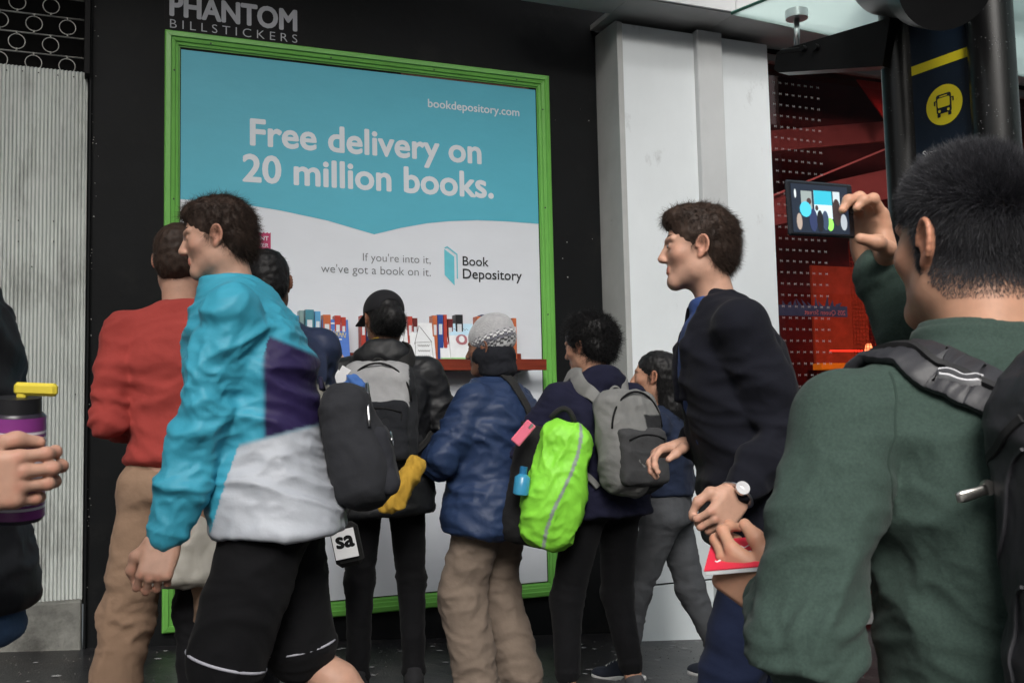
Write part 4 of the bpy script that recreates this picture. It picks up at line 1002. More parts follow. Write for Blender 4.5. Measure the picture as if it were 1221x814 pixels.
    def top(s, m_, name='jacket', off=.022, hem=None, h=.009, amp=.008, fr=(6,6,11), seed=0, arm=(.055,.046,.037), wrist=.0, colfn=None, hood=False, collar=None, extra=None, flare=1.0, sleeves=(1,1), gather=0, belly=1.0, sw_=.054, warp=.35):
        H = s.H; hem = .50*H if hem is None else hem; t0 = s.t_of(hem)
        b = Sdf(); sl = s.slices(t0, off, wid=belly)
        if flare != 1: sl = [(z,cx,cy,rx*(1+(flare-1)*np.clip(1-(z-hem)/(.25),0,1)),ry*(1+(flare-1)*np.clip(1-(z-hem)/.25,0,1))) for z,cx,cy,rx,ry in sl]
        b.loft(sl, k=.03, end=.012)
        if gather: b.loft([(hem-.02,sl[0][1],sl[0][2],sl[0][3]-.022,sl[0][4]-.022),(hem+.02,sl[0][1],sl[0][2],sl[0][3]-.012,sl[0][4]-.012)],k=.02)
        for i in (0,1):
            b.cap(s.spine(.95)+np.array([0,-.005,.0]), s.sh[i]+np.array([0,0,.0]), sw_*.80+off*.5, sw_*.92+off*.5, k=.045)
            if sleeves[i]:
                w_ = s.wr[i]+nrmz(s.wr[i]-s.elb[i])*wrist; mid = (s.sh[i]+s.elb[i])/2; fm_ = s.elb[i]+(w_-s.elb[i])*.55
                e_ = nrmz(s.elb[i]-s.sh[i])
                b.chain([s.sh[i],mid,s.elb[i]],[arm[0]+off*.6,(arm[0]+arm[1])/2+off*.6,arm[1]+off*.6],k=.014)
                b.chain([s.elb[i],fm_,w_],[arm[1]+off*.6,(arm[1]+arm[2])/2+off*.6,arm[2]+off*.35],k=.014)
                b.tor(w_-nrmz(w_-s.elb[i])*.012, nrmz(w_-s.elb[i]), arm[2]+off*.25, .008, k=.010)
        nk = s.spine(.985)+np.array([0,-.006,0])
        if hood:
            b.ell(nk+np.array([0,-.062,.012]),(.125,.062,.062),rotx(18),k=.02); b.tor(nk+np.array([0,.0,.030]),(0,-.28,1),.078,.024,k=.015,sq=(1,1.05))
            b.ell(nk+np.array([0,-.080,.050]),(.085,.030,.035),rotx(30),k=.015)
        if collar: b.loft([(nk[2]-.02,nk[0],nk[1]+.0,collar[0]+.012,collar[0]+.012),(nk[2]+collar[1],nk[0],nk[1]+.02,collar[0],collar[0]+.004)],k=.02,end=.006,p=2)
        if extra: extra(s, b)
        V, Q = b.skin(h)
        # elbow creases are deepest, shoulders smooth
        w_ = np.full(len(V), .75)
        for i in (0,1):
            if sleeves[i]:
                d = np.linalg.norm(V-s.elb[i],axis=1); w_ += 1.0*np.exp(-(d/.10)**2)
                d = np.linalg.norm(V-(s.sh[i]+np.array([0,0,-.12])),axis=1); w_ += .5*np.exp(-(d/.09)**2)
                d = np.linalg.norm(V-s.sh[i],axis=1); w_ -= .45*np.exp(-(d/.08)**2)
        w_ *= np.clip(1.15-.6*np.clip((V[:,2]-s.spine(.8)[2])/.15,0,1),.35,1.15)
        V = folds(V, Q, amp*1.25, fr, seed, w_, warp); V = relax(V,Q,1,.35)
        s.topV, s.topQ = V, Q
        o = mesh(name, s.l2w(V), Q, m_, s.root, True, col=colfn(s,V) if colfn else None)
        s.bvh = BVHTree.FromPolygons([tuple(v) for v in s.l2w(V)], [tuple(int(a) for a in f) for f in Q])
        return o
    def legs(s, m_, name='trousers', off=.01, rad=(.088,.064,.048), wst=None, end=(0,0), h=.009, amp=.007, fr=(7,7,13), seed=5, belly=1.0, flare=0):
        wst = .58*s.H if wst is None else wst; c = s.slices(-.14, off, wid=belly); t1 = s.t_of(wst)
        b = Sdf(); sl = [q for q in c if q[0] < wst]; 
        b.loft(sl, k=.03, end=.02)
        for i in (0,1):
            a_ = s.ank[i]+nrmz(s.knee[i]-s.ank[i])*end[i] if end[i] < .9 else None
            b.cap(s.hip[i], s.knee[i], rad[0]+off, rad[1]+off, k=.04)
            if a_ is not None: b.cap(s.knee[i], a_, rad[1]+off, rad[2]+off, k=.03); b.tor(a_, nrmz(s.knee[i]-a_), rad[2]+off-.003, .006, k=.006)
        V, Q = b.skin(h); w_ = np.full(len(V),.6)
        for i in (0,1):
            w_ += .9*np.exp(-(np.linalg.norm(V-s.knee[i],axis=1)/.12)**2)+.9*np.exp(-(np.linalg.norm(V-s.ank[i],axis=1)/.16)**2)+.5*np.exp(-(np.linalg.norm(V-s.hip[i],axis=1)/.10)**2)
        V = folds(V, Q, amp, fr, seed, w_); V = relax(V,Q,1,.35)
        return mesh(name, s.l2w(V), Q, m_, s.root, True)
    def shorts(s, m_, hemz=.06, seed=3, h=.008, amp=.007):
        b = Sdf(); b.loft([q for q in s.slices(-.14,.014) if q[0] < .58*s.H], k=.03)
        for i in (0,1):
            k_ = s.knee[i]+nrmz(s.hip[i]-s.knee[i])*hemz; b.cap(s.hip[i], k_, .105, .098, k=.04); b.tor(k_, nrmz(s.hip[i]-k_), .090, .008, k=.008)
        V, Q = b.skin(h); V = folds(V,Q,amp,(6,6,8),seed); V = relax(V,Q,1,.3); return mesh('shorts', s.l2w(V), Q, m_, s.root, True)
    def bare_legs(s, tone, h=.007):
        b = Sdf()
        for i in (0,1):
            b.cap(s.hip[i], s.knee[i], .080, .056, k=.03); b.ell(s.knee[i]+np.array([0,.012,0]),(.050,.048,.055),k=.02)
            m_ = s.knee[i]+(s.ank[i]-s.knee[i])*.3; b.chain([s.knee[i],m_+np.array([0,-.018,0]),s.ank[i]],[.050,.054,.034],k=.02)
        V, Q = b.skin(h); return mesh('bare_legs', s.l2w(V), Q, mat('skin', tint=True, **SKIN), s.root, True, col=np.tile(tone,(len(V),1)))
    def shoe(s, i, m_, ms_, yaw=0, pitch=0, sc=1.0):
        R_ = rotz(yaw)@rotx(pitch); a = s.ank[i]
        b = Sdf(); b.ell((0,-.035,.035),(.036,.045,.042),k=.02); b.ell((0,.075,.018),(.044,.085,.032),k=.03); b.cap((0,-.02,.05),(0,.04,.045),.034,.034,k=.03); b.ell((0,-.02,.08),(.036,.042,.022),k=.02); b.box((0,.03,-.035),(.2,.3,.03),rd=.001,k=.004,sub=True)
        V, Q = b.skin(.005); o_ = np.array([a[0],a[1]+.01,max(a[2]-.075,0)+.012])
        mesh('shoe', s.l2w((V*sc)@R_.T+o_), Q, m_, s.root, True)
        b = Sdf(); b.loft([(-.014,0,.03,.040,.125),(-.002,0,.03,.044,.130),(.014,0,.03,.042,.127)],k=.01,p=2.6,end=.005); V, Q = b.skin(.0045)
        mesh('shoe_sole', s.l2w((V*sc)@R_.T+o_+np.array([0,0,.004])), Q, ms_, s.root, True)
        lc = MB()
        for q in range(4):
            P = [s.l2w(R_@(np.array([x_,.035+q*.016,.0845-q*.009-12*x_*x_])*sc)+o_) for x_ in (-.018,-.008,.008,.018)]; lc.tube(P,.0022,5)
        lc.build('shoe_laces', ms_, s.root, True)
    def hairdo(s, m_, kind='short', h=.005, n=2500, ln=.012, wd=.0007, jit=.35, curl=0, top=.090, extra=None, cut=None, name='hair', dirf=None, zmax=9):
        b = Sdf(); b.ell((0,-.019,.034),(.081,.101,top),k=.02); b.ell((0,-.052,-.025),(.068,.060,.060),k=.03)
        if extra: extra(b)
        if cut: cut(b)
        else:
            b.ell((0,.100,-.018),(.078,.062,.080),k=.01,sub=True); b.box((0,.060,-.090),(.12,.055,.075),rd=.02,k=.01,sub=True); b.ell((.078,-.004,-.022),(.016,.022,.036),k=.008,sub=True); b.ell((-.078,-.004,-.022),(.016,.022,.036),k=.008,sub=True)
        V, Q = b.skin(h); N_ = vnorm(V,Q); V = V+N_*(noise(V*np.array([60,60,45]))*.006)[:,None]
        W = s.l2w((V*s.hsc)@s.HR.T+s.hc); o = mesh(name, W, Q, m_, s.root, True)
        if n:
            P, Nn = sample(W, Q, n, (lambda C: (lambda c_: (~((c_[:,1] > .028)&(c_[:,2] < .066))&(c_[:,2] < zmax)).astype(float))(((C-s.B)@s.R-s.hc)@s.HR/s.hsc))); hcw = s.l2w(s.hc); up = np.array([0,0,1.]); df = dirf or (lambda r_,n_: n_*.26+np.array([0,0,-.45])+(s.R@s.HR@np.array([0,-.35,0])))
            strands('hair_strands', P-Nn*.002, Nn, df, ln, wd, m_, s.root, seg=3, jit=jit, curl=curl)
        return V, Q
def P2px(p):
    c = CR.T@(np.array(p)-np.array([0,0,CAMZ])); return (round(610.5+_f*c[0]/-c[2]), round(407-_f*c[1]/-c[2]), round(-c[2],2))
def ss(x, w=.006): return np.clip(.5+x/(2*w),0,1)[:,None]
def zone(V, base): return np.tile(np.array(base,float),(len(V),1))
TONE_L = (.46,.265,.19); TONE_T = (.46,.25,.165); TONE_B = (.17,.085,.052)
DOWN = np.array([0,0,-1.])
# ------------------------------------------------------------------ backpack builder (its own thing, worn by a person)
def backpack(P, label, name, mains, pock, size=(.30,.16,.44), t=.55, back=.02, side=0.0, tilt=0, seed=1, h=.008, strap_m=None, colfn=None, amp=.006, pocket2=None, yaw=0, straps=(0,1), zipm=None):
    """hangs on the back of person P with its top at spine height t"""
    w_, d_, hh_ = size; c = P.spine(t)+np.array([side, -(.124*P.bulk+back+d_/2), 0]); Rt = rotz(yaw)@rotx(tilt+math.degrees(-math.asin(P.dir[1])))
    rt = thing(name, P.l2w(c-np.array([0,0,hh_/2])), label, 'backpack')
    b = Sdf(); b.box(c, np.array([w_/2,d_/2*.85,hh_/2]), Rt, rd=min(w_,d_)*.42, k=.02); b.ell(c+Rt@np.array([0,-d_*.12,-hh_*.12]),(w_*.5,d_*.50,hh_*.40),Rt,k=.03)
    V, Q = b.skin(h); V = folds(V,Q,amp,(7,7,9),seed); V = relax(V,Q,1,.3)
    mesh('bag_body', P.l2w(V), Q, mains, rt, True, col=colfn(V@Rt-c@Rt) if colfn else None)
    b = Sdf(); cp = c+Rt@np.array([0,-d_*.44,-hh_*.16]); b.box(cp,np.array([w_*.39,d_*.17,hh_*.27]),Rt,rd=d_*.15,k=.02)
    V, Q = b.skin(h*.9); V = folds(V,Q,amp*.7,(8,8,11),seed+2); mesh('front_pocket', P.l2w(V), Q, pock, rt, True)
    zp = MB(); pts = [c+Rt@np.array([w_*.43*math.cos(a),-d_*.33-.012*abs(math.sin(a)),hh_*.10+hh_*.36*math.sin(a)]) for a in np.linspace(0.05,math.pi-.05,22)]
    bv = BVHTree.FromPolygons([tuple(v) for v in P.l2w(V)], [tuple(int(a) for a in f) for f in Q])
    pts = [P.l2w(p) for p in pts]; zp.tube(pts, .0045, 6); zp.build('zip', zipm or m_black, rt, True)
    pts = [P.l2w(cp+Rt@np.array([w_*.30*x_,-d_*.17-.003,hh_*.20-.02*x_*x_])) for x_ in np.linspace(-1,1,10)]; zp = MB().tube(pts,.0035,6); zp.box(pts[-1]+np.array([0,0,-.018]),(.003,.003,.015)); zp.build('zip', zipm or m_black, rt, True)
    hl = [P.l2w(c+Rt@np.array([x_*.035,d_*.32,hh_*.5+.030*(1-x_*x_)-.006])) for x_ in np.linspace(-1,1,9)]; MB().tube(hl,.006,8).build('grab_handle', strap_m or m_black, rt, True)
    for i in straps:
        sx = -1 if i == 0 else 1; S_ = P.sh[i]; x_ = sx*(.098)+0*S_[0]; cx = P.spine(.9)[0]
        top_ = c+Rt@np.array([sx*w_*.24,d_*.42,hh_*.44]); sp = P.spine(.93)
        pa = [top_, np.array([cx+x_,sp[1]-.085,sp[2]+.015]), np.array([cx+x_*1.05,sp[1]-.01,sp[2]+.085]), np.array([cx+x_*1.08,sp[1]+.10,sp[2]-.01]), np.array([cx+x_*1.12,P.spine(.72)[1]+.16,P.spine(.72)[2]]), np.array([cx+x_*1.5,P.spine(.5)[1]+.13,P.spine(.5)[2]]), np.array([cx+sx*.19,P.spine(.38)[1]-.02,P.spine(.38)[2]]), c+Rt@np.array([sx*w_*.40,d_*.35,-hh_*.38])]
        ribbon('shoulder_strap', [P.l2w(q) for q in pa], [.05,.062,.065,.062,.055,.03,.026,.026], .012, strap_m or m_black, rt, bvh=P.bvh, n=70)
    return rt, c, Rt
# ------------------------------------------------------------------ man in the red jumper, seen from behind
p = Person('man in red jumper and tan trousers standing left of the poster with his back turned',(216,310),3.35,-4,lean=(2,0),head=(-18,2,0),feet=((-.22,.02,0),(.17,-.02,0)),sw=.178,bulk=.95)
p.arm(0,p.l2w(np.array([-.15,.24,.60*p.H])),elbow=p.l2w(p.sh[0]+np.array([-.035,-.05,-.28])),fing=(.3,1,-.2)); p.arm(1,p.l2w(np.array([.15,.22,.60*p.H])),elbow=p.l2w(p.sh[1]+np.array([.04,-.05,-.28])),fing=(-.3,1,-.2))
p.body(TONE_L,scalp=(.06,.035,.022),hh=.004)
p.top(cloth('red_knit',(.33,.050,.042),wr=.4),'jumper',off=.020,hem=p.w2l(pt(170,549,3.3))[2],amp=.009,fr=(5,5,9),seed=1,collar=(.064,.012),gather=1)
p.legs(cloth('tan_chino',(.27,.175,.118),wr=.5),off=.012,rad=(.088,.070,.060),amp=.011,fr=(6,6,8),seed=2,h=.008)
for i in (0,1): p.shoe(i,cloth('brown_suede',(.06,.035,.02)),mat('sole_tan',(.25,.17,.10),.8))
p.hairdo(hair_brown,n=3500,ln=.009,wd=.0006,jit=.3,top=.087)
# ------------------------------------------------------------------ person in the long greige shell
p = Person('person in navy and pale grey rain shell half hidden behind the turquoise walker',(318,338),3.62,8,lean=(5,12),head=(-12,6,-4),feet=((-.14,0,0),(.10,.06,0)),sw=.21,bulk=1.22)
p.arm(0,p.l2w(np.array([-.12,.30,.62*p.H])),fing=(.6,.8,0)); p.arm(1,p.l2w(np.array([.14,.30,.64*p.H])),fing=(-.5,.8,0))
p.body(TONE_B,hh=.005)
def c_nw(s,V):
    c = zone(V,(.34,.32,.28)); n_ = V[:,2] > p.w2l(pt(210,462,3.55))[2]; c[n_] = (.018,.026,.060); return c
p.top(shell('rain_shell',(.3,.3,.3),.5,tint=True),'rain_shell',off=.040,hem=p.w2l(pt(250,672,3.55))[2],amp=.013,fr=(7,7,5),seed=4,colfn=c_nw,gather=1,collar=(.075,.03),flare=1.06)
p.legs(cloth('black_trouser',(.013,.013,.015)),off=.006,seed=3)
for i in (0,1): p.shoe(i,cloth('black_canvas',(.02,.02,.022)),mat('sole_white',(.55,.55,.55),.7))
p.hairdo(hair_black,n=2500,ln=.012,jit=.4,top=.088)
# ------------------------------------------------------------------ woman in the black cap
p = Person('person in black cap and black jacket browsing the books at the left',(457,381),4.35,-16,lean=(6,0),head=(20,8,0),feet=((-.12,.0,0),(.11,.03,0)),sw=.185,bulk=1.02)
p.arm(0,p.l2w(np.array([-.08,.38,.80*p.H])),fing=(-.1,1,.1),palm=(1,0,-.3)); p.arm(1,p.l2w(np.array([.16,.26,.66*p.H])),fing=(-.3,1,.1),palm=(-1,0,-.3))
p.body(TONE_B,hh=.005,fh=.005)
p.top(shell('black_shell',(.009,.0095,.011),.55),'jacket',off=.034,hem=p.w2l(pt(460,610,4.3))[2],amp=.010,seed=6,hood=True)
p.legs(cloth('black_leggings',(.005,.005,.006),wr=.3),off=.004,rad=(.080,.056,.042),amp=.004,seed=7)
for i in (0,1): p.shoe(i,cloth('black_canvas',(.02,.02,.022)),m_black)
p.hairdo(hair_black,n=2500,ln=.02,wd=.0007,jit=.4,curl=.003,top=.080,zmax=.0,extra=lambda b:(b.ell((0,-.105,-.020),(.060,.055,.058),k=.02),b.ell((0,-.06,-.04),(.072,.06,.055),k=.02)))
b = Sdf(); b.ell((0,-.014,.038),(.088,.108,.090),k=.02); b.box((0,0,-.055),(.2,.2,.075),rd=.01,k=.008,sub=True); b.ell((0,-.118,.030),(.044,.045,.030),k=.006,sub=True)
b.box((0,.135,.026),(.068,.062,.004),rotx(-10),rd=.004,k=.012)
V,Q = b.skin(.0045); mesh('cap', p.l2w((V)@p.HR.T+p.hc), Q, cloth('cap_cotton',(.014,.014,.016),wr=.15), p.root, True)
P_ = [p.l2w(p.HR@np.array([x_,-.116+.7*x_*x_*1.6,.066-.14*abs(x_)])+p.hc) for x_ in np.linspace(-.03,.03,9)]
mk_ = MB()
for (a0,a1,zz) in ((-.030,-.004,.079),(.004,.026,.082)):
    mk_.tube([p.l2w(p.HR@np.array([x_,-math.sqrt(max(0,1-(x_/.085)**2-((zz+.004*math.sin(x_*260)-.040)/.086)**2))*.104-.0135,zz+.004*math.sin(x_*260)])+p.hc) for x_ in np.linspace(a0,a1,9)],.0028,6)
mk_.build('cap_emblem', m_white, p.root, True)
MB().tube([p.l2w(p.hc+np.array([.062*math.cos(a),-.022+.060*math.sin(a),-.105-.02*math.sin(a)])) for a in np.linspace(math.pi*1.0,math.pi*2.0,14)],.004,6).build('yellow_collar_cord', mat('cord_yellow',(.55,.36,.03),.7), p.root, True)
CAPP = p
def c_gp(L_): 
    c = zone(L_,(.29,.29,.295)); d_ = (L_[:,2] < .02)|(np.abs(L_[:,0]) > .125); c[d_] = (.018,.019,.022); return c
bgr,bc,bR = backpack(p,'grey and black backpack with papers sticking out, worn by the person in the black cap','backpack',cloth('bag_grey',(.3,.3,.3),tint=True),cloth('bag_dark',(.014,.015,.018)),size=(.31,.19,.44),t=.52,seed=3,side=-.02,colfn=c_gp,straps=(1,),strap_m=cloth('strap_black',(.02,.02,.02)))
bl = cloth('blue_cloth',(.06,.14,.38)); b = Sdf(); cc_ = bc+bR@np.array([-.09,-.09,.10]); b.ell(cc_,(.040,.018,.060),k=.01); V,Q=b.skin(.007); V=folds(V,Q,.012,(14,14,14),2); mesh('blue_scarf_end', p.l2w(V), Q, bl, bgr, True)
pp = thing('loose_papers', p.l2w(bc+np.array([-.17,-.05,.10])), 'white papers poking out of the grey backpack', 'paper')
for k_,(a_,ln_) in enumerate(((-30,.10),(44,.11))):
    q = p.l2w(bc+bR@np.array([-.15+.03*k_,-.05,.09])); R_ = np.array(CR)@np.array([[1,0,0],[0,1,0],[0,0,1]]); R3 = R_@rotz(a_)
    MB().box(q+R3@np.array([0,ln_/2,0]),(.045-.008*k_,ln_/2,.0012),R3@roty(12*k_)).build('sheet', m_white, pp)
b = Sdf(); c_ = p.w2l(pt(482,576,3.84)); b.cap(c_+np.array([-.05,0,-.07]),c_+np.array([.05,0,.07]),.05,.035,k=.02); V,Q=b.skin(.007); V=folds(V,Q,.014,(14,14,5),9,None,.2)
yb = tag(mesh('mustard_cloth', p.l2w(V), Q, cloth('mustard_knit',(.42,.25,.035)), None, True, origin=p.l2w(c_)),'mustard yellow knitted cloth hanging at the hip of the person in the black cap','cloth')
tb_ = thing('belt_pouch', pt(410,650,3.85), 'small black pouch with a white sa label beside the black shorts', 'pouch')
tc_ = pt(411,648,3.85); Rt_ = CR@rotz(12)
MB().box(tc_,(.045,.056,.002),Rt_).build('card', m_white, tb_)
lettering('sa',-.030,.036,-.012,tc_+Rt_@np.array([0,0,.003]),Rt_@np.array([1,0,0]),Rt_@np.array([0,1,0]),m_black,tb_,.05)
MB().box(tc_+Rt_@np.array([.0,-.01,-.040]),(.055,.085,.03),Rt_,bev=.02).tube([tc_+Rt_@np.array([0,.07,-.04]),pt(425,590,3.9),pt(440,560,4.05)],.005,6).build('black_pouch', cloth('pouch_black',(.012,.012,.012)), tb_)
# ------------------------------------------------------------------ man in the navy jacket and knitted hat
p = Person('man in navy jacket, khaki trousers and grey patterned knitted hat',(583,415),4.35,40,lean=(1,5),head=(8,4,0),feet=((-.11,.05,0),(.12,-.03,0)),sw=.18,bulk=1.08)
p.arm(0,p.l2w(np.array([-.05,.36,.60*p.H])),elbow=p.l2w(p.sh[0]+np.array([-.10,.10,-.25])),fing=(-.5,1,0)); p.arm(1,p.l2w(np.array([.10,.30,.60*p.H])),elbow=p.l2w(p.sh[1]+np.array([.10,.02,-.26])))
p.body(TONE_B,hh=.005)
p.top(shell('navy_nylon',(.016,.032,.082),.55),'jacket',off=.042,hem=p.w2l(pt(570,630,4.3))[2],amp=.014,fr=(5,5,9),seed=8,collar=(.082,.045),gather=1,belly=1.08)
p.legs(cloth('khaki_cotton',(.165,.127,.10),wr=.5),off=.016,rad=(.090,.078,.078),amp=.012,fr=(6,6,9),seed=9,belly=1.02)
for i in (0,1): p.shoe(i,cloth('brown_suede',(.06,.035,.02)),mat('sole_tan',(.25,.17,.10),.8))
b = Sdf(); b.ell((0,-.02,.045),(.090,.108,.092),k=.02); b.ell((0,-.035,.10),(.066,.075,.050),k=.03); b.box((0,.02,-.075),(.2,.2,.062),rotx(14),rd=.01,k=.008,sub=True)
V,Q = b.skin(.0045)
def hatc(V):
    z = V[:,2]+.26*V[:,1]; u = np.arctan2(V[:,1],V[:,0])*22
    c = zone(V,(.34,.34,.35)); blk = np.array((.02,.02,.024)); wht = np.array((.62,.62,.63))
    zz = z+.0045*np.sign(np.sin(u))
    for lo,hi,cc in ((-.030,-.012,wht),(-.012,-.004,blk),(-.004,.004,wht*.6),(.004,.010,blk),(.010,.022,blk*7),(.022,.027,blk),(.027,.036,wht),(.036,.041,blk*4)): c[(zz>=lo)&(zz<hi)] = cc
    c[zz < -.030] = blk*1.4; return c
mesh('knitted_hat', p.l2w(V@p.HR.T+p.hc), Q, mat('hat_knit', tint=True, rough=.95, var=.15, vscale=60, bumps=((150,.9,.004),(30,.3,.004)), sheen=.4), p.root, True, col=hatc(V))
b = Sdf(); b.ell((0,-.018,-.035),(.090,.100,.070),k=.02); b.ell((0,-.03,-.10),(.080,.085,.05),k=.03); b.ell((0,.11,-.03),(.055,.06,.07),k=.01,sub=True); V,Q = b.skin(.006); V = folds(V,Q,.006,(12,12,12),4)
mesh('neck_gaiter', p.l2w(V@p.HR.T+p.hc), Q, cloth('gaiter_black',(.013,.014,.018)), p.root, True)
BN = p
# his shoulder bag with a neon rain cover
sbg = thing('shoulder_bag', pt(650,640,4.0), 'black shoulder bag under a neon green rain cover, beside the knitted hat man', 'bag')
cB = p.w2l(pt(664,578,3.98)); U_ = p.R.T@np.array(CR)[:,0]; W_ = p.R.T@np.array(CR)[:,1]; D_ = -p.R.T@np.array(CR)[:,2]
Rb = np.array([U_,D_,W_]).T@roty(12)
b = Sdf(); b.box(cB,(.105,.075,.255),Rb,rd=.07,k=.02); b.ell(cB+Rb@np.array([0,-.02,-.05]),(.125,.09,.20),Rb,k=.03)
V,Q = b.skin(.007); L_ = (V-cB)@Rb; V = folds(V,Q,.011,(10,10,7),12); V = relax(V,Q,1,.2)
cv = zone(V,(.24,.66,.05)); cv[(np.abs(L_[:,0]-.02-.03*np.sin(L_[:,2]*9)) < .007)&(L_[:,1] < 0)] = (.25,.30,.26)
mesh('rain_cover', p.l2w(V), Q, shell('neon_nylon',(.3,.8,.1),.5,tint=True), sbg, True, col=cv)
b = Sdf(); b.box(cB+Rb@np.array([-.07,.07,-.03]),(.12,.07,.24),Rb,rd=.06,k=.02); V,Q=b.skin(.009); V=folds(V,Q,.006,(8,8,8),3); mesh('bag_body', p.l2w(V), Q, cloth('bag_black',(.012,.012,.013)), sbg, True)
MB().tube([p.l2w(cB+Rb@np.array([x_*.05-.03,0.01,.255+.05*(1-x_*x_)])) for x_ in np.linspace(-1,1,9)],.011,8).build('grab_handle', cloth('strap_black',(.02,.02,.02)), sbg, True)
ribbon('shoulder_strap',[p.l2w(cB+Rb@np.array([-.06,.02,.22])),pt(640,500,4.15),pt(622,470,4.2),pt(603,446,4.28),pt(590,440,4.4),pt(560,450,4.55)],[.035,.04,.05,.055,.05,.05],.010,cloth('strap_black',(.02,.02,.02)),sbg,bvh=p.bvh,n=50)
lt = thing('luggage_tag', pt(624,518,3.93), 'pink luggage tag hanging from the neon green bag', 'luggage tag')
Rt_ = CR@rotz(-40); MB().box(pt(624,516,3.90),(.022,.052,.006),Rt_,bev=.004).build('tag_card', mat('tag_pink',(.75,.16,.24),.5), lt)
MB().box(pt(633,508,3.90),(.006,.012,.009),Rt_,bev=.003).build('tag_loop', m_steel, lt)
wb = thing('water_bottle', pt(624,590,3.93), 'small blue water bottle clipped beside the neon green bag', 'bottle')
bm = mat('bottle_blue',(.04,.25,.42),.25,var=.2,spec=.7)
b0 = pt(622,578,3.90); up_ = CR@nrmz(np.array([.12,1,0]))
MB().tube([b0-up_*.038,b0-up_*.034,b0+up_*.03,b0+up_*.045],[.025,.031,.031,.014],20).build('bottle_body', bm, wb, auto=50)
MB().tube([b0+up_*.045,b0+up_*.072],.015,16).build('bottle_cap', mat('bottle_cap_blue',(.02,.16,.33),.4), wb, auto=50)
# ------------------------------------------------------------------ youth in the navy hoodie
p = Person('youth with curly black hair in navy hoodie and black leggings beside the neon bag',(699,412),4.32,8,lean=(6,0),head=(26,10,0),feet=((-.20,.02,0),(.10,-.03,0)),sw=.185,bulk=1.05)
p.arm(0,p.l2w(np.array([.04,.28,.66*p.H])),elbow=p.l2w(p.sh[0]+np.array([-.14,.08,-.24])),fing=(1,.2,0)); p.arm(1,p.l2w(np.array([-.02,.27,.66*p.H])),elbow=p.l2w(p.sh[1]+np.array([.13,.06,-.24])),fing=(-1,.3,0))
p.body(TONE_T,hh=.0045)
p.top(cloth('navy_fleece',(.010,.0105,.026),wr=.35),'hoodie',off=.034,hem=p.w2l(pt(720,610,4.3))[2],amp=.010,seed=11,hood=True)
p.legs(cloth('black_leggings',(.005,.005,.006)),off=.006,rad=(.084,.060,.044),amp=.0035,end=(.07,.07),seed=12)
for i in (0,1): p.shoe(i,cloth('grey_mesh',(.07,.07,.075)),mat('sole_grey',(.35,.35,.35),.7),yaw=(10,-10)[i])
p.hairdo(hair_black,n=7000,ln=.034,wd=.0009,jit=.8,curl=.007,top=.094,extra=lambda b:(b.ell((0,-.03,.045),(.096,.110,.090),k=.02),b.ell((0,-.06,-.03),(.083,.068,.06),k=.02),b.ell((.03,-.09,.02),(.06,.05,.06),k=.02)),dirf=lambda r_,n_: n_*.9+np.array([0,0,-.25]))
def c_hp(L_):
    c = zone(L_,(.17,.17,.165)); c[(L_[:,0] > .02)&(L_[:,2] < .10)] = (.022,.022,.024); return c
backpack(p,'two tone grey and black backpack on the youth in the navy hoodie','backpack',cloth('bag_grey',(.3,.3,.3),tint=True),cloth('bag_dark2',(.05,.05,.052)),size=(.29,.19,.42),t=.50,seed=7,side=-.015,colfn=c_hp,strap_m=cloth('strap_grey',(.17,.17,.165)),amp=.008)
# ------------------------------------------------------------------ girl with long dark hair
p = Person('girl with long dark hair in navy top and grey jeans by the clad column',(780,449),4.66,46,lean=(2,0),head=(6,-4,0),feet=((-.06,.22,0),(.10,-.20,0)),sw=.165,bulk=.92)
p.arm(0,p.l2w(np.array([-.10,.30,.70*p.H])),fing=(0,1,.2)); p.hang(1,fwd=.02,out=.05)
p.body(TONE_T,hh=.005,jaw=.85)
p.top(cloth('navy_jersey',(.018,.026,.052)),'top',off=.022,hem=p.w2l(pt(785,590,4.6))[2],amp=.007,seed=13,collar=(.066,.01))
p.legs(cloth('grey_denim',(.075,.078,.085),wr=.5),off=.006,rad=(.084,.058,.042),amp=.006,end=(.10,.10),seed=14)
for i in (0,1): p.shoe(i,cloth('navy_mesh',(.02,.024,.035)),mat('sole_white',(.55,.55,.55),.7),yaw=(0,0)[i])
p.hairdo(hair_black,n=5000,ln=.05,wd=.0008,jit=.12,top=.090,extra=lambda b:(b.cap((0,-.055,.02),(0,-.085,-.15),.078,.072,k=.03),b.cap((0,-.085,-.15),(0,-.075,-.24),.070,.040,k=.03)),dirf=lambda r_,n_: n_*.12+np.array([0,0,-1.0]))
# ------------------------------------------------------------------ man in the dark overcoat
p = Person('man in dark navy jacket with blue jumper and silver watch walking left past the column',(831,296),2.72,66,lean=(10,0),head=(-4,0,0),feet=((-.10,.16,0),(.10,-.20,.02)),sw=.195,bulk=1.0,hsc=.95)
p.arm(0,pt(893,572,2.42),elbow=pt(930,505,2.50),fing=pt(862,614,2.36)-pt(893,572,2.42),palm=-(np.array(CR)[:,2])*.2+np.array([0,1,0.]),curl=(48,55,60,62),thumb=((-.050,.050,-.014),(-.052,.080,-.030),(-.040,.100,-.045)),sc=1.06)
p.arm(1,pt(822,527,2.78),elbow=pt(880,520,2.9),fing=pt(782,540,2.74)-pt(822,527,2.78),palm=(.2,-.3,-1),curl=(30,34,38,42),sc=1.05)
p.body(TONE_L,hh=.0034,fh=.0032,nose=.99,jaw=.95)
p.eyes((.06,.08,.10))
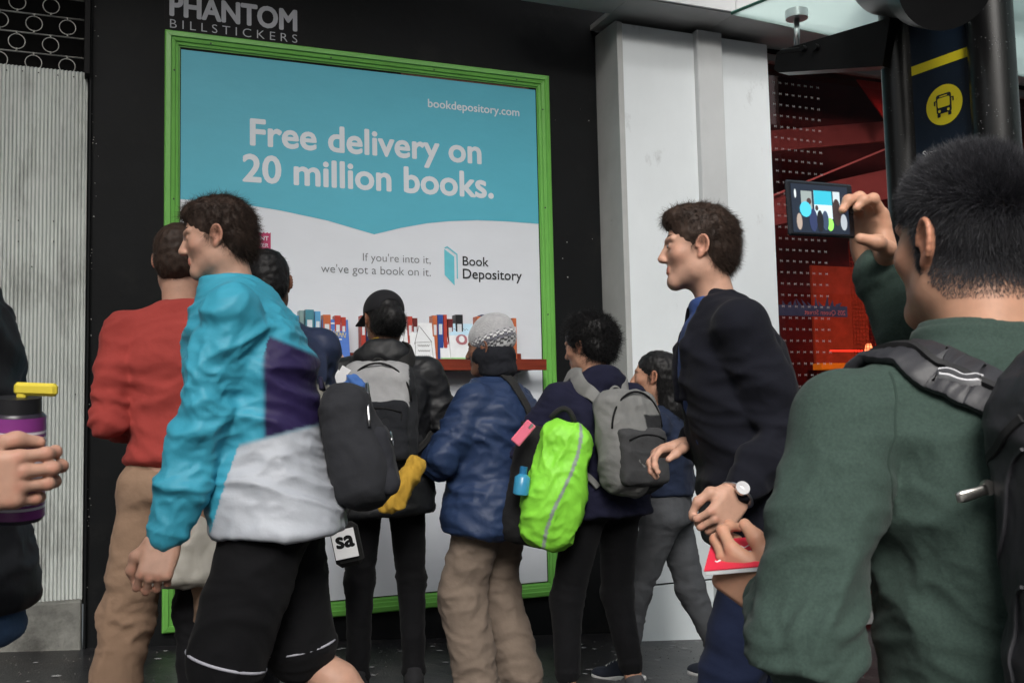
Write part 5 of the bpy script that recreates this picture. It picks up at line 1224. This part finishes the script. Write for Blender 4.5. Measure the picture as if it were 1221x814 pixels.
def coatx(s,b):
    b.cap(s.spine(1.02)+np.array([-.012,.105,.03]), s.spine(.42)+np.array([0,.185,0]), .086,.045,k=.010,sub=True)
    for sx in (-1,1):
        b.chain([s.spine(1.0)+np.array([sx*.062,-.03,.025]), s.spine(.95)+np.array([sx*.086,.035,.0]), s.spine(.80)+np.array([sx*.096,.115,.0]), s.spine(.55)+np.array([sx*.045,.150,0])], [.013,.014,.016,.010],k=.006)
    b.tor(s.spine(1.0)+np.array([0,-.030,.016]),(0,-.35,1),.064,.014,k=.01)
p.top(cloth('coat_wool',(.006,.0065,.011),wr=.25),'coat',off=.030,hem=p.w2l(pt(880,650,2.6))[2],amp=.009,fr=(4,4,6),seed=15,h=.0075,extra=coatx,wrist=-.026,flare=1.08)
b = Sdf(); b.loft([q for q in p.slices(.30,.022,top=.95)],k=.02); b.loft([(p.spine(.93)[2],p.neck[0],p.neck[1]+.005,.066,.066),(p.spine(1.04)[2],p.neck[0],p.neck[1]+.014,.060,.060)],k=.02,p=2); V,Q=b.skin(.007); V=folds(V,Q,.005,(7,7,9),2); mesh('jumper', p.l2w(V), Q, cloth('blue_knit',(.028,.055,.17)), p.root, True)
p.legs(cloth('navy_trouser',(.010,.015,.038),wr=.35),off=.012,rad=(.090,.066,.056),amp=.010,fr=(5,5,8),seed=16,h=.008)
for i in (0,1): p.shoe(i,mat('black_leather',(.01,.01,.01),.3),m_black)
p.hairdo(hair_brown,n=14000,ln=.022,wd=.0005,jit=.45,h=.0045,top=.096,extra=lambda b:(b.ell((0,.035,.085),(.062,.062,.042),k=.02),))
wt = nrmz(p.wr[0]-p.elb[0]); wc_ = p.wr[0]+wt*.006
wa = thing('wrist_watch', p.l2w(wc_), 'silver wrist watch on the hand of the man in the dark jacket', 'watch')
a_ = nrmz(np.cross(wt,(0,0,1))); b_ = np.cross(wt,a_)
MB().tube([p.l2w(wc_+.0345*(math.cos(q)*a_+math.sin(q)*b_)) for q in np.linspace(0,2*math.pi,33)],.0095,8,cap=False,flat=.35,up=p.R@wt*1.0).build('watch_strap', m_steel, wa, True)
dv = nrmz(p.w2l((0,0,CAMZ))-wc_); dv = nrmz(dv-wt*(dv@wt)); MB().tube([p.l2w(wc_+dv*.034),p.l2w(wc_+dv*.043)],.017,24).build('watch_case', m_steel, wa, auto=40)
# ------------------------------------------------------------------ walker in turquoise
p = Person('walker in turquoise jacket with purple and silver panels and black shorts striding left',(258,284),2.62,74,lean=(10.5,0),head=(4,8,0),feet=((-.10,.14,0),(.10,-.30,.10)),sw=.195,bulk=1.05,hsc=.88)
p.arm(0,pt(186,668,2.36),elbow=pt(232,540,2.40),fing=pt(172,722,2.32)-pt(190,650,2.38),palm=(.1,.9,0),curl=(45,50,55,58),thumb=((-.050,.050,-.014),(-.052,.080,-.030),(-.040,.100,-.045)),sc=1.06)
p.arm(1,p.l2w(p.sh[1]+np.array([.02,-.10,-.50])),pole=(0,-1,0))
p.body(TONE_L,hh=.0034,fh=.0032)
p.eyes()
def c_bl(s,V):
    c = zone(V,(.040,.30,.42)); z = V[:,2]; arm_ = np.zeros(len(V),bool)
    for i in (0,1):
        a,b_ = s.sh[i],s.wr[i]
        for (q0,q1) in ((s.sh[i],s.elb[i]),(s.elb[i],s.wr[i])):
            d = q1-q0; t = np.clip(((V-q0)@d)/(d@d),0,1); arm_ |= (np.linalg.norm(V-q0-t[:,None]*d,axis=1) < .098)
    zl = s.w2l(pt(300,522,2.6))[2]; zp = s.w2l(pt(300,415,2.6))[2]
    na = (~arm_)[:,None]; lo = ss(zl-.25*V[:,1]-z)*na; pu = (1-ss(zl-.25*V[:,1]-z))*ss(-V[:,1])*ss(zp+V[:,1]*.4+.02-z)*na
    c = c*(1-pu)+np.array((.022,.014,.065))*pu; c = c*(1-lo)+np.array((.38,.40,.44))*lo
    return c
p.top(shell('turquoise_shell',(.1,.4,.5),.42,tint=True),'jacket',off=.034,hem=p.w2l(pt(330,634,2.55))[2],amp=.013,fr=(4.5,4.5,8),seed=17,h=.0058,colfn=c_bl,collar=(.078,.05),flare=1.05)
p.shorts(cloth('black_short',(.006,.006,.007),wr=.3),hemz=.03)
p.bare_legs(TONE_L)
for i in (0,1): p.shoe(i,cloth('grey_mesh',(.07,.07,.075)),mat('sole_white',(.55,.55,.55),.7))
for i in (0,1):
    k_ = p.knee[i]+nrmz(p.hip[i]-p.knee[i])*.03; ax_ = nrmz(p.hip[i]-k_); a_ = nrmz(np.cross(ax_,(1,0,0))); b_ = np.cross(ax_,a_)
    MB().tube([p.l2w(k_+.0985*(math.cos(q)*a_+math.sin(q)*b_)) for q in np.linspace(0,2*math.pi,33)],.004,6,cap=False).build('hem_piping', mat('piping_grey',(.40,.40,.45),.6), p.root, True)
p.hairdo(hair_brown,n=14000,ln=.024,wd=.0005,jit=.5,h=.0045,top=.094,extra=lambda b:(b.ell((0,.025,.080),(.064,.066,.040),k=.02),))
backpack(p,'dark grey backpack on the walker in the turquoise jacket','backpack',cloth('bag_slate',(.024,.025,.029)),cloth('bag_slate2',(.022,.023,.028)),size=(.26,.16,.33),t=.26,seed=9,side=.0,straps=(),strap_m=cloth('strap_navy',(.02,.018,.04)),zipm=m_steel)
# ------------------------------------------------------------------ photographer in the green jumper, close to the camera
p = Person('photographer with short black hair and dark green jumper seen from behind',(1150,288),1.36,-13,lean=(4,0),head=(14,-3,0),feet=((-.16,0,0),(.16,.04,0)),sw=.182,bulk=.97,road=True,nk=.160,sht=.845)
p.sh[0] = p.sh[0]+np.array([-.034,0,-.008]); RH = pt(1050,322,1.62); fR = nrmz(p.R@np.array([-.20,.35,1.0]))
p.arm(1,RH,elbow=pt(1112,470,1.60),fing=pt(1030,235,1.60)-RH,palm=pt(960,270,1.55)-pt(1050,290,1.62),curl=(30,34,40,44),mid=(50,52,50,50),spread=7,thumb=((-.050,.040,-.026),(-.058,.058,-.052),(-.050,.072,-.076)),sc=1.0)
LH = pt(930,718,1.37); dpt = -CR[:,2]
p.arm(0,LH,elbow=pt(962,768,1.16),fing=pt(880,684,1.40)-LH,palm=dpt*.85+np.array([0,0,.45]),curl=(40,46,50,54),mid=(50,55,55,55),thumb=((-.046,.045,-.008),(-.058,.070,-.012),(-.062,.094,-.020)),sc=1.0)
def scalp(V):
    a = np.clip((V[:,2]+.085-.16*np.clip(V[:,1]+.03,0,1)*6-0*V[:,1])/.045,0,1)*np.clip((.050-V[:,1])/.02+np.clip((V[:,2]-.055)/.01,0,9),0,1)
    ear = (np.abs(V[:,0]) > .0745)&(V[:,1] < .03)&(V[:,2] > -.05)&(V[:,2] < .035); a[ear] = 0
    return a*.93
p.body(TONE_T,hh=.0026,fh=.0022,scalp=(.018,.014,.013),scalpfn=scalp,neckr=.060,nose=1.0,jaw=1.05)
p.eyes()
def polo(s,b):
    n_ = s.spine(.985)
    b.loft([(n_[2]-.02,n_[0],n_[1]+.004,.084,.080),(n_[2]+.030,n_[0],n_[1]+.010,.076,.072),(n_[2]+.056,n_[0],n_[1]+.014,.072,.068)],k=.008,end=.004,p=2)
    b.loft([(n_[2]-.045,n_[0],n_[1]+.0,.122,.108),(n_[2]-.010,n_[0],n_[1]+.004,.100,.090),(n_[2]+.046,n_[0],n_[1]+.012,.081,.077)],k=.005,end=.003,p=2)
p.top(mat('green_marl',(.034,.055,.046),.92,var=.22,vscale=260,bumps=((700,.5,.0008),(16,.5,.010),(50,.3,.002)),sheen=.04,spec=.2),'jumper',off=.020,hem=.52*p.H,amp=.0075,fr=(6,6,9),seed=21,h=.0050,extra=polo,arm=(.056,.049,.038),wrist=-.005)
p.legs(cloth('dark_denim',(.02,.025,.04)),off=.01,seed=22)
for i in (0,1): p.shoe(i,cloth('black_canvas',(.02,.02,.022)),m_black)
# seam round the armhole and along the collar
for i in (0,):
    F_ = frame(nrmz(p.sh[i]-p.spine(.80)+np.array([0,0,.05])),np.array([0,1,0.])); 
    cs = p.sh[i]+np.array([.030,0,-.02])
    path = [p.l2w(cs+.085*(math.cos(q)*np.array([.25,0,1])+math.sin(q)*np.array([0,1,0]))) for q in np.linspace(-math.pi*.95,math.pi*.1,16)]
    ribbon('armhole_seam', path, .0035, .0014, mat('seam_green',(.018,.034,.027),.95), p.root, bvh=p.bvh, lift=-.0006, n=60)
hv,hq = p.headlocal
def keep(C):
    m_ = (C[:,2] > -.082+.95*np.clip(C[:,1]+.035,0,1))&(C[:,1] < .075)&((C[:,1] < .052)|(C[:,2] > .058))
    m_ &= ~((np.abs(C[:,0]) > .0735)&(C[:,1] < .030)&(C[:,1] > -.035)&(C[:,2] < .030)&(C[:,2] > -.055))
    m_ &= ~((C[:,1] > .018)&(C[:,2] < .035))
    return m_.astype(float)
# undercut stubble on the sides and nape, longer brushed-up hair on top
P_,N_ = sample(hv,hq,60000,keep); z_ = P_[:,2]-.25*P_[:,1]
lnn = np.clip((z_+.085)/.11,0.0,1)**1.5*.016+.0025; tp = np.clip((z_-.040)/.045,0,1); lnn = lnn+tp*.009
Ww = p.l2w((P_*p.hsc)@p.HR.T+p.hc); Nw = N_@p.HR.T@p.R.T
fw_ = p.R@p.HR@np.array([0,1,0.]); up_ = p.R@p.HR@np.array([0,0,1.])
tz = tp[:,None]
clump = np.stack([noise(P_*55+i*9) for i in range(3)],1)*.55
dirs = (Nw*(.32+.55*tz)+fw_*(.10+.30*tz)-up_*(.55*(1-tz))+up_*(.80*tz)+clump*tz)
hm = mat('hair_near', (.026,.026,.031), .45, var=.4, vscale=90, bumps=(), spec=.5)
strands('hair', Ww-Nw*.001, Nw, lambda a,b: dirs, lnn, .00050, hm, p.root, seg=3, jit=.13)
GR = p
# phone held in the raised hand, its screen showing the live view
pc_ = pt(978,250,1.565); un = nrmz(pt(1026,256,1.605)-pt(929,250,1.525)); vn = np.array([0,0,1.])+nrmz(CR[:,0])*.0; vn = nrmz(vn-un*(vn@un)); nn = np.cross(un,vn); nn = nn if nn@(-pc_) > 0 else -nn
ph = thing('phone', pc_, 'black smartphone held up sideways, its screen showing the crowd at the poster', 'phone')
Rp_ = np.array([un,vn,nn]).T; PW,PH = .0700,.0435
MB().box(pc_,(PW,PH,.004),Rp_,bev=.003).build('phone_case', mat('phone_black',(.012,.014,.018),.25,bumps=()), ph)
Os = pc_+nn*.0043
def em(n,c,s=1.0): return mat('screen_'+n,(.01,.01,.01),.2,bumps=(),emit=(c,s*1.5))
def scr(x0,y0,x1,y1,m,dz=.0002,name='screen_image'): return flat([(x0*PW,y0*PH),(x1*PW,y0*PH),(x1*PW,y1*PH),(x0*PW,y1*PH)],Os+nn*dz,un,vn,m,ph,name)
scr(-.90,-.88,.80,.86,em('dark',(.010,.016,.028)))
scr(-.62,-.1,-.30,.62,em('wallgrey',(.22,.26,.25)),.0004); scr(-.24,-.35,.30,.66,em('white',(.45,.55,.58)),.0004); scr(-.24,.15,.30,.66,em('cyan',(.03,.35,.45)),.0006); scr(.34,-.20,.55,.66,em('pale',(.40,.46,.48)),.0004)
for (x,y,rx,ry,n,c) in ((-.52,-.05,.17,.28,'walker',(.06,.42,.58)),(-.30,-.42,.12,.42,'navy',(.02,.03,.08)),(-.10,-.45,.10,.40,'black',(.008,.009,.012)),(.06,-.42,.10,.36,'slate',(.03,.05,.09)),(.20,-.55,.10,.24,'neon',(.25,.75,.10)),(.42,-.10,.13,.50,'coat',(.03,.02,.02)),(.40,.22,.06,.14,'skin',(.35,.18,.12)),(.62,-.45,.10,.30,'grey',(.30,.33,.36)),(-.72,-.5,.08,.30,'pants',(.30,.24,.20)),(-.40,.25,.07,.12,'hd',(.05,.03,.03)),(-.18,.02,.05,.10,'hd2',(.04,.03,.03)),(.66,.35,.05,.14,'glow',(.25,.34,.36)),(-.80,.5,.03,.16,'glow2',(.5,.55,.56))):
    flat([(q[0]*PW,q[1]*PH) for q in blob(x,y,rx,ry,16)],Os+nn*(.0008+.0001*len(n)+.00002*abs(x*10)),un,vn,em(n,c),ph,'screen_image')
MB().tube([Os+un*PW*.90,Os+un*PW*.90+nn*.0006],.0045,20).build('home_button', mat('button_grey',(.06,.065,.07),.3), ph)
# red booklet in the lowered hand
bk_ = thing('booklet', pt(886,660,1.50), 'red and white booklet held in the lower hand of the photographer', 'booklet')
ca,cb_,cc2 = pt(850,648,1.46), pt(934,640,1.42), pt(884,690,1.35)
u_ = nrmz(cb_-ca); v_ = cc2-ca; v_ = v_-u_*(v_@u_); L2 = max(np.linalg.norm(v_),.05); v_ = nrmz(v_); n_ = np.cross(u_,v_); n_ = n_ if n_[2] > 0 else -n_
Rk = np.array([u_,v_,n_]).T; cK = ca+u_*.055+v_*.040
MB().box(cK,(.055,.040,.0035),Rk,bev=.001).build('page_block', mat('booklet_pages',(.75,.76,.78),.6), bk_)
MB().box(cK+n_*.0046,(.0552,.0402,.0008),Rk).build('cover', mat('booklet_red',(.62,.03,.06),.35,bumps=()), bk_)
for k_ in range(3):
    stroke(bk_,[(-.042+.07*t,.018-.016*k_+.003*math.sin(t*34+k_)) for t in np.linspace(0,1,26)],.0012,cK+n_*.0056,u_,v_,m_white)
flat(blob(.012,.012,.010,.007),cK+n_*.0058,u_,v_,mat('booklet_gold',(.70,.42,.05),.4),bk_)
# his backpack, a dark coated one with chunky zip pullers
cbk = p.spine(.50)+np.array([.028,-.225,-.02]); bpk = thing('backpack', p.l2w(cbk-np.array([0,0,.25])), 'dark charcoal backpack with metal zip pullers on the photographer in green', 'backpack')
Rb = rotz(-4)@rotx(-4)
dark = mat('coated_nylon',(.024,.024,.028),.5,var=.1,vscale=200,bumps=((900,.35,.0006),(9,.5,.014),(34,.3,.003)),spec=.5)
b = Sdf(); b.box(cbk,(.158,.095,.27),Rb,rd=.075,k=.03); b.ell(cbk+Rb@np.array([0,-.03,-.06]),(.165,.12,.22),Rb,k=.04)
V,Q = b.skin(.0055); V = folds(V,Q,.008,(6,6,9),31); V = relax(V,Q,1,.3); mesh('bag_body', p.l2w(V), Q, dark, bpk, True)
bagb = BVHTree.FromPolygons([tuple(v) for v in p.l2w(V)], [tuple(int(a) for a in f) for f in Q])
b = Sdf(); cp = cbk+Rb@np.array([.01,-.125,-.02]); b.box(cp,(.118,.045,.20),Rb,rd=.04,k=.02); V,Q = b.skin(.0055); V = folds(V,Q,.006,(6,6,12),33); mesh('front_pocket', p.l2w(V), Q, mat('coated_nylon2',(.024,.024,.029),.42,var=.1,vscale=200,bumps=((900,.3,.0006),(10,.5,.01)),spec=.6), bpk, True)
zt_m = mat('zip_tape',(.010,.010,.011),.7,bumps=((600,.5,.001),))
for (yy,dd) in ((-.045,0),(-.068,.004)):
    path = [p.l2w(cbk+Rb@np.array([-.20*math.cos(a)*(.9),yy,.05+.26*math.sin(a)])) for a in np.linspace(-.6,math.pi*.85,18)]
    ribbon('zip', path, .012, .004, zt_m, bpk, bvh=bagb, n=70, lift=.0)
metal = mat('zip_metal',(.62,.60,.56),.30,metal=1,var=.1,vscale=40)
def on_bag(px,py):
    o_ = Vector((0,0,CAMZ)); d_ = (Vector(pt(px,py,1.0))-o_).normalized(); q,n_,_,_ = bagb.ray_cast(o_,d_)
    if q is None: q,n_,_,_ = bagb.find_nearest(Vector(pt(px,py,1.2)))
    return np.array(q), np.array(n_)
for wd_,pxs in ((.010,[(1219,498),(1192,530),(1178,575),(1170,640),(1166,720),(1166,800)]),(.004,[(1221,535),(1206,560),(1197,640),(1190,730),(1186,810)]),(.004,[(1221,700),(1214,720),(1210,812)])):
    ribbon('bag_seam', [on_bag(*q)[0] for q in pxs], wd_, .004, zt_m if wd_ > .005 else mat('piping_black',(.035,.035,.04),.5), bpk, bvh=bagb, n=60, lift=.0)
def puller(px,py,d,ang,ln,m1,m2):
    q,n_ = on_bag(px,py); c = q+n_*.006; R_ = CR@rotz(ang)
    b = MB(); b.tube([c+R_@np.array([0,0,-.002]),c+R_@np.array([0,0,.005])],.0085,20); b.build('zip_slider', m1, bpk, auto=40)
    P2_ = [c+R_@np.array([-t,0,.006+.004*math.sin(t*60)]) for t in np.linspace(.004,ln,7)]
    MB().tube(P2_,[.0065,.006,.0062,.0066,.007,.007,.0055],10,flat=.35,up=R_@np.array([0,0,1.])).build('zip_puller', m2, bpk, True)
puller(1184,580,1.2,16,.040,metal,metal); puller(1171,606,1.2,82,.048,metal,dark)
path = [p.l2w(cbk+Rb@np.array([-.09,.06,.24])),pt(1192,520,1.22),pt(1155,486,1.23),pt(1112,452,1.25),pt(1062,443,1.29),pt(1012,458,1.34),pt(985,482,1.40),pt(985,520,1.46)]
ribbon('shoulder_strap', path, [.055,.070,.074,.074,.070,.062,.055,.05], .016, dark, bpk, bvh=p.bvh, n=110, lift=.002, puff=.12)
ribbon('strap_piping', [q+np.array([0,0,.0]) for q in path[1:6]], [.010]*3, .021, zt_m, bpk, bvh=p.bvh, n=70, lift=.003)
lp = [pt(1116,452,1.22),pt(1130,459,1.22),pt(1145,466,1.21),pt(1160,473,1.21),pt(1168,478,1.21)]
ribbon('strap_badge', lp, [.012,.016,.013,.017,.012], .021, mat('badge_silver',(.48,.48,.50),.5), bpk, bvh=p.bvh, n=40, lift=.004)
lp2 = [q*.998 for q in lp[0:5]]; ribbon('badge_inset', lp, [.004,.008,.006,.008,.004], .0225, mat('badge_dark',(.03,.03,.034),.6), bpk, bvh=p.bvh, n=40, lift=.004)
# ------------------------------------------------------------------ passer-by at the left edge
p = Person('passer-by in black jacket at the left edge holding a purple striped bottle',(-126,165),1.62,-66,lean=(-4,0),head=(0,0,0),feet=((-.10,.25,0),(.10,-.2,0)),sw=.19,road=True,bulk=1.2)
bt = pt(20,548,1.30); bup = CR@nrmz(np.array([.04,1,.05]))
rt_ = CR[:,0]; dp_ = -CR[:,2]; w0 = pt(-72,574,1.235)
p.arm(1,w0,elbow=pt(-260,560,1.25),fing=rt_*1.0+dp_*.10+CR[:,1]*.05,palm=dp_+rt_*.1,curl=(34,36,38,42),mid=(46,48,50,52),spread=1,sc=.95,thumb=((-.046,.050,-.012),(-.050,.078,-.030),(-.044,.100,-.048)))
p.hang(0,fwd=-.10)
p.body(TONE_L,fh=.0028)
p.top(shell('black_softshell',(.010,.0105,.013),.6),'jacket',off=.030,hem=.50*p.H,amp=.010,seed=41,h=.008,collar=(.07,.04))
p.legs(cloth('blue_denim',(.05,.09,.17)),seed=42)
for i in (0,1): p.shoe(i,cloth('black_canvas',(.02,.02,.022)),m_black)
p.hairdo(hair_black,n=0)
bo = thing('striped_bottle', bt-bup*.085, 'black bottle with purple and white striped label in the hand at the left edge', 'bottle')
MB().tube([bt-bup*.080,bt-bup*.075,bt+bup*.058,bt+bup*.062],[.030,.034,.034,.031],40).build('bottle_body', mat('bottle_black',(.02,.015,.025),.3,bumps=()), bo, auto=40)
MB().tube([bt+bup*.0615,bt+bup*.082],.029,32).build('bottle_cap', mat('cap_black',(.012,.012,.014),.4,bumps=()), bo, auto=40)
pu = mat('label_purple',(.20,.035,.20),.35,bumps=()); lw = mat('label_white',(.58,.55,.62),.4,bumps=()); dk = mat('label_dark',(.03,.03,.07),.4,bumps=())
z = -.074; k_ = 0
for hgt,mm in ((.012,pu),(.004,lw),(.003,pu),(.004,lw),(.003,dk),(.004,lw),(.012,pu),(.04,lw),(.004,dk),(.005,lw),(.003,pu),(.004,lw),(.003,dk),(.005,lw),(.004,pu),(.004,lw),(.018,pu)):
    MB().tube([bt+bup*z,bt+bup*(z+hgt-.0004)],.0346,40,cap=False).build('label_band', mm, bo, True); z += hgt
yc = pt(43,464,1.30)
ym = mat('band_yellow',(.60,.48,.04),.6)
MB().box(yc,(.028,.0085,.006),CR@rotz(-2),bev=.004).build('carry_loop', ym, bo)
MB().box(yc-bup*.012-CR[:,0]*.018,(.006,.014,.005),CR,bev=.002).build('loop_post', ym, bo)
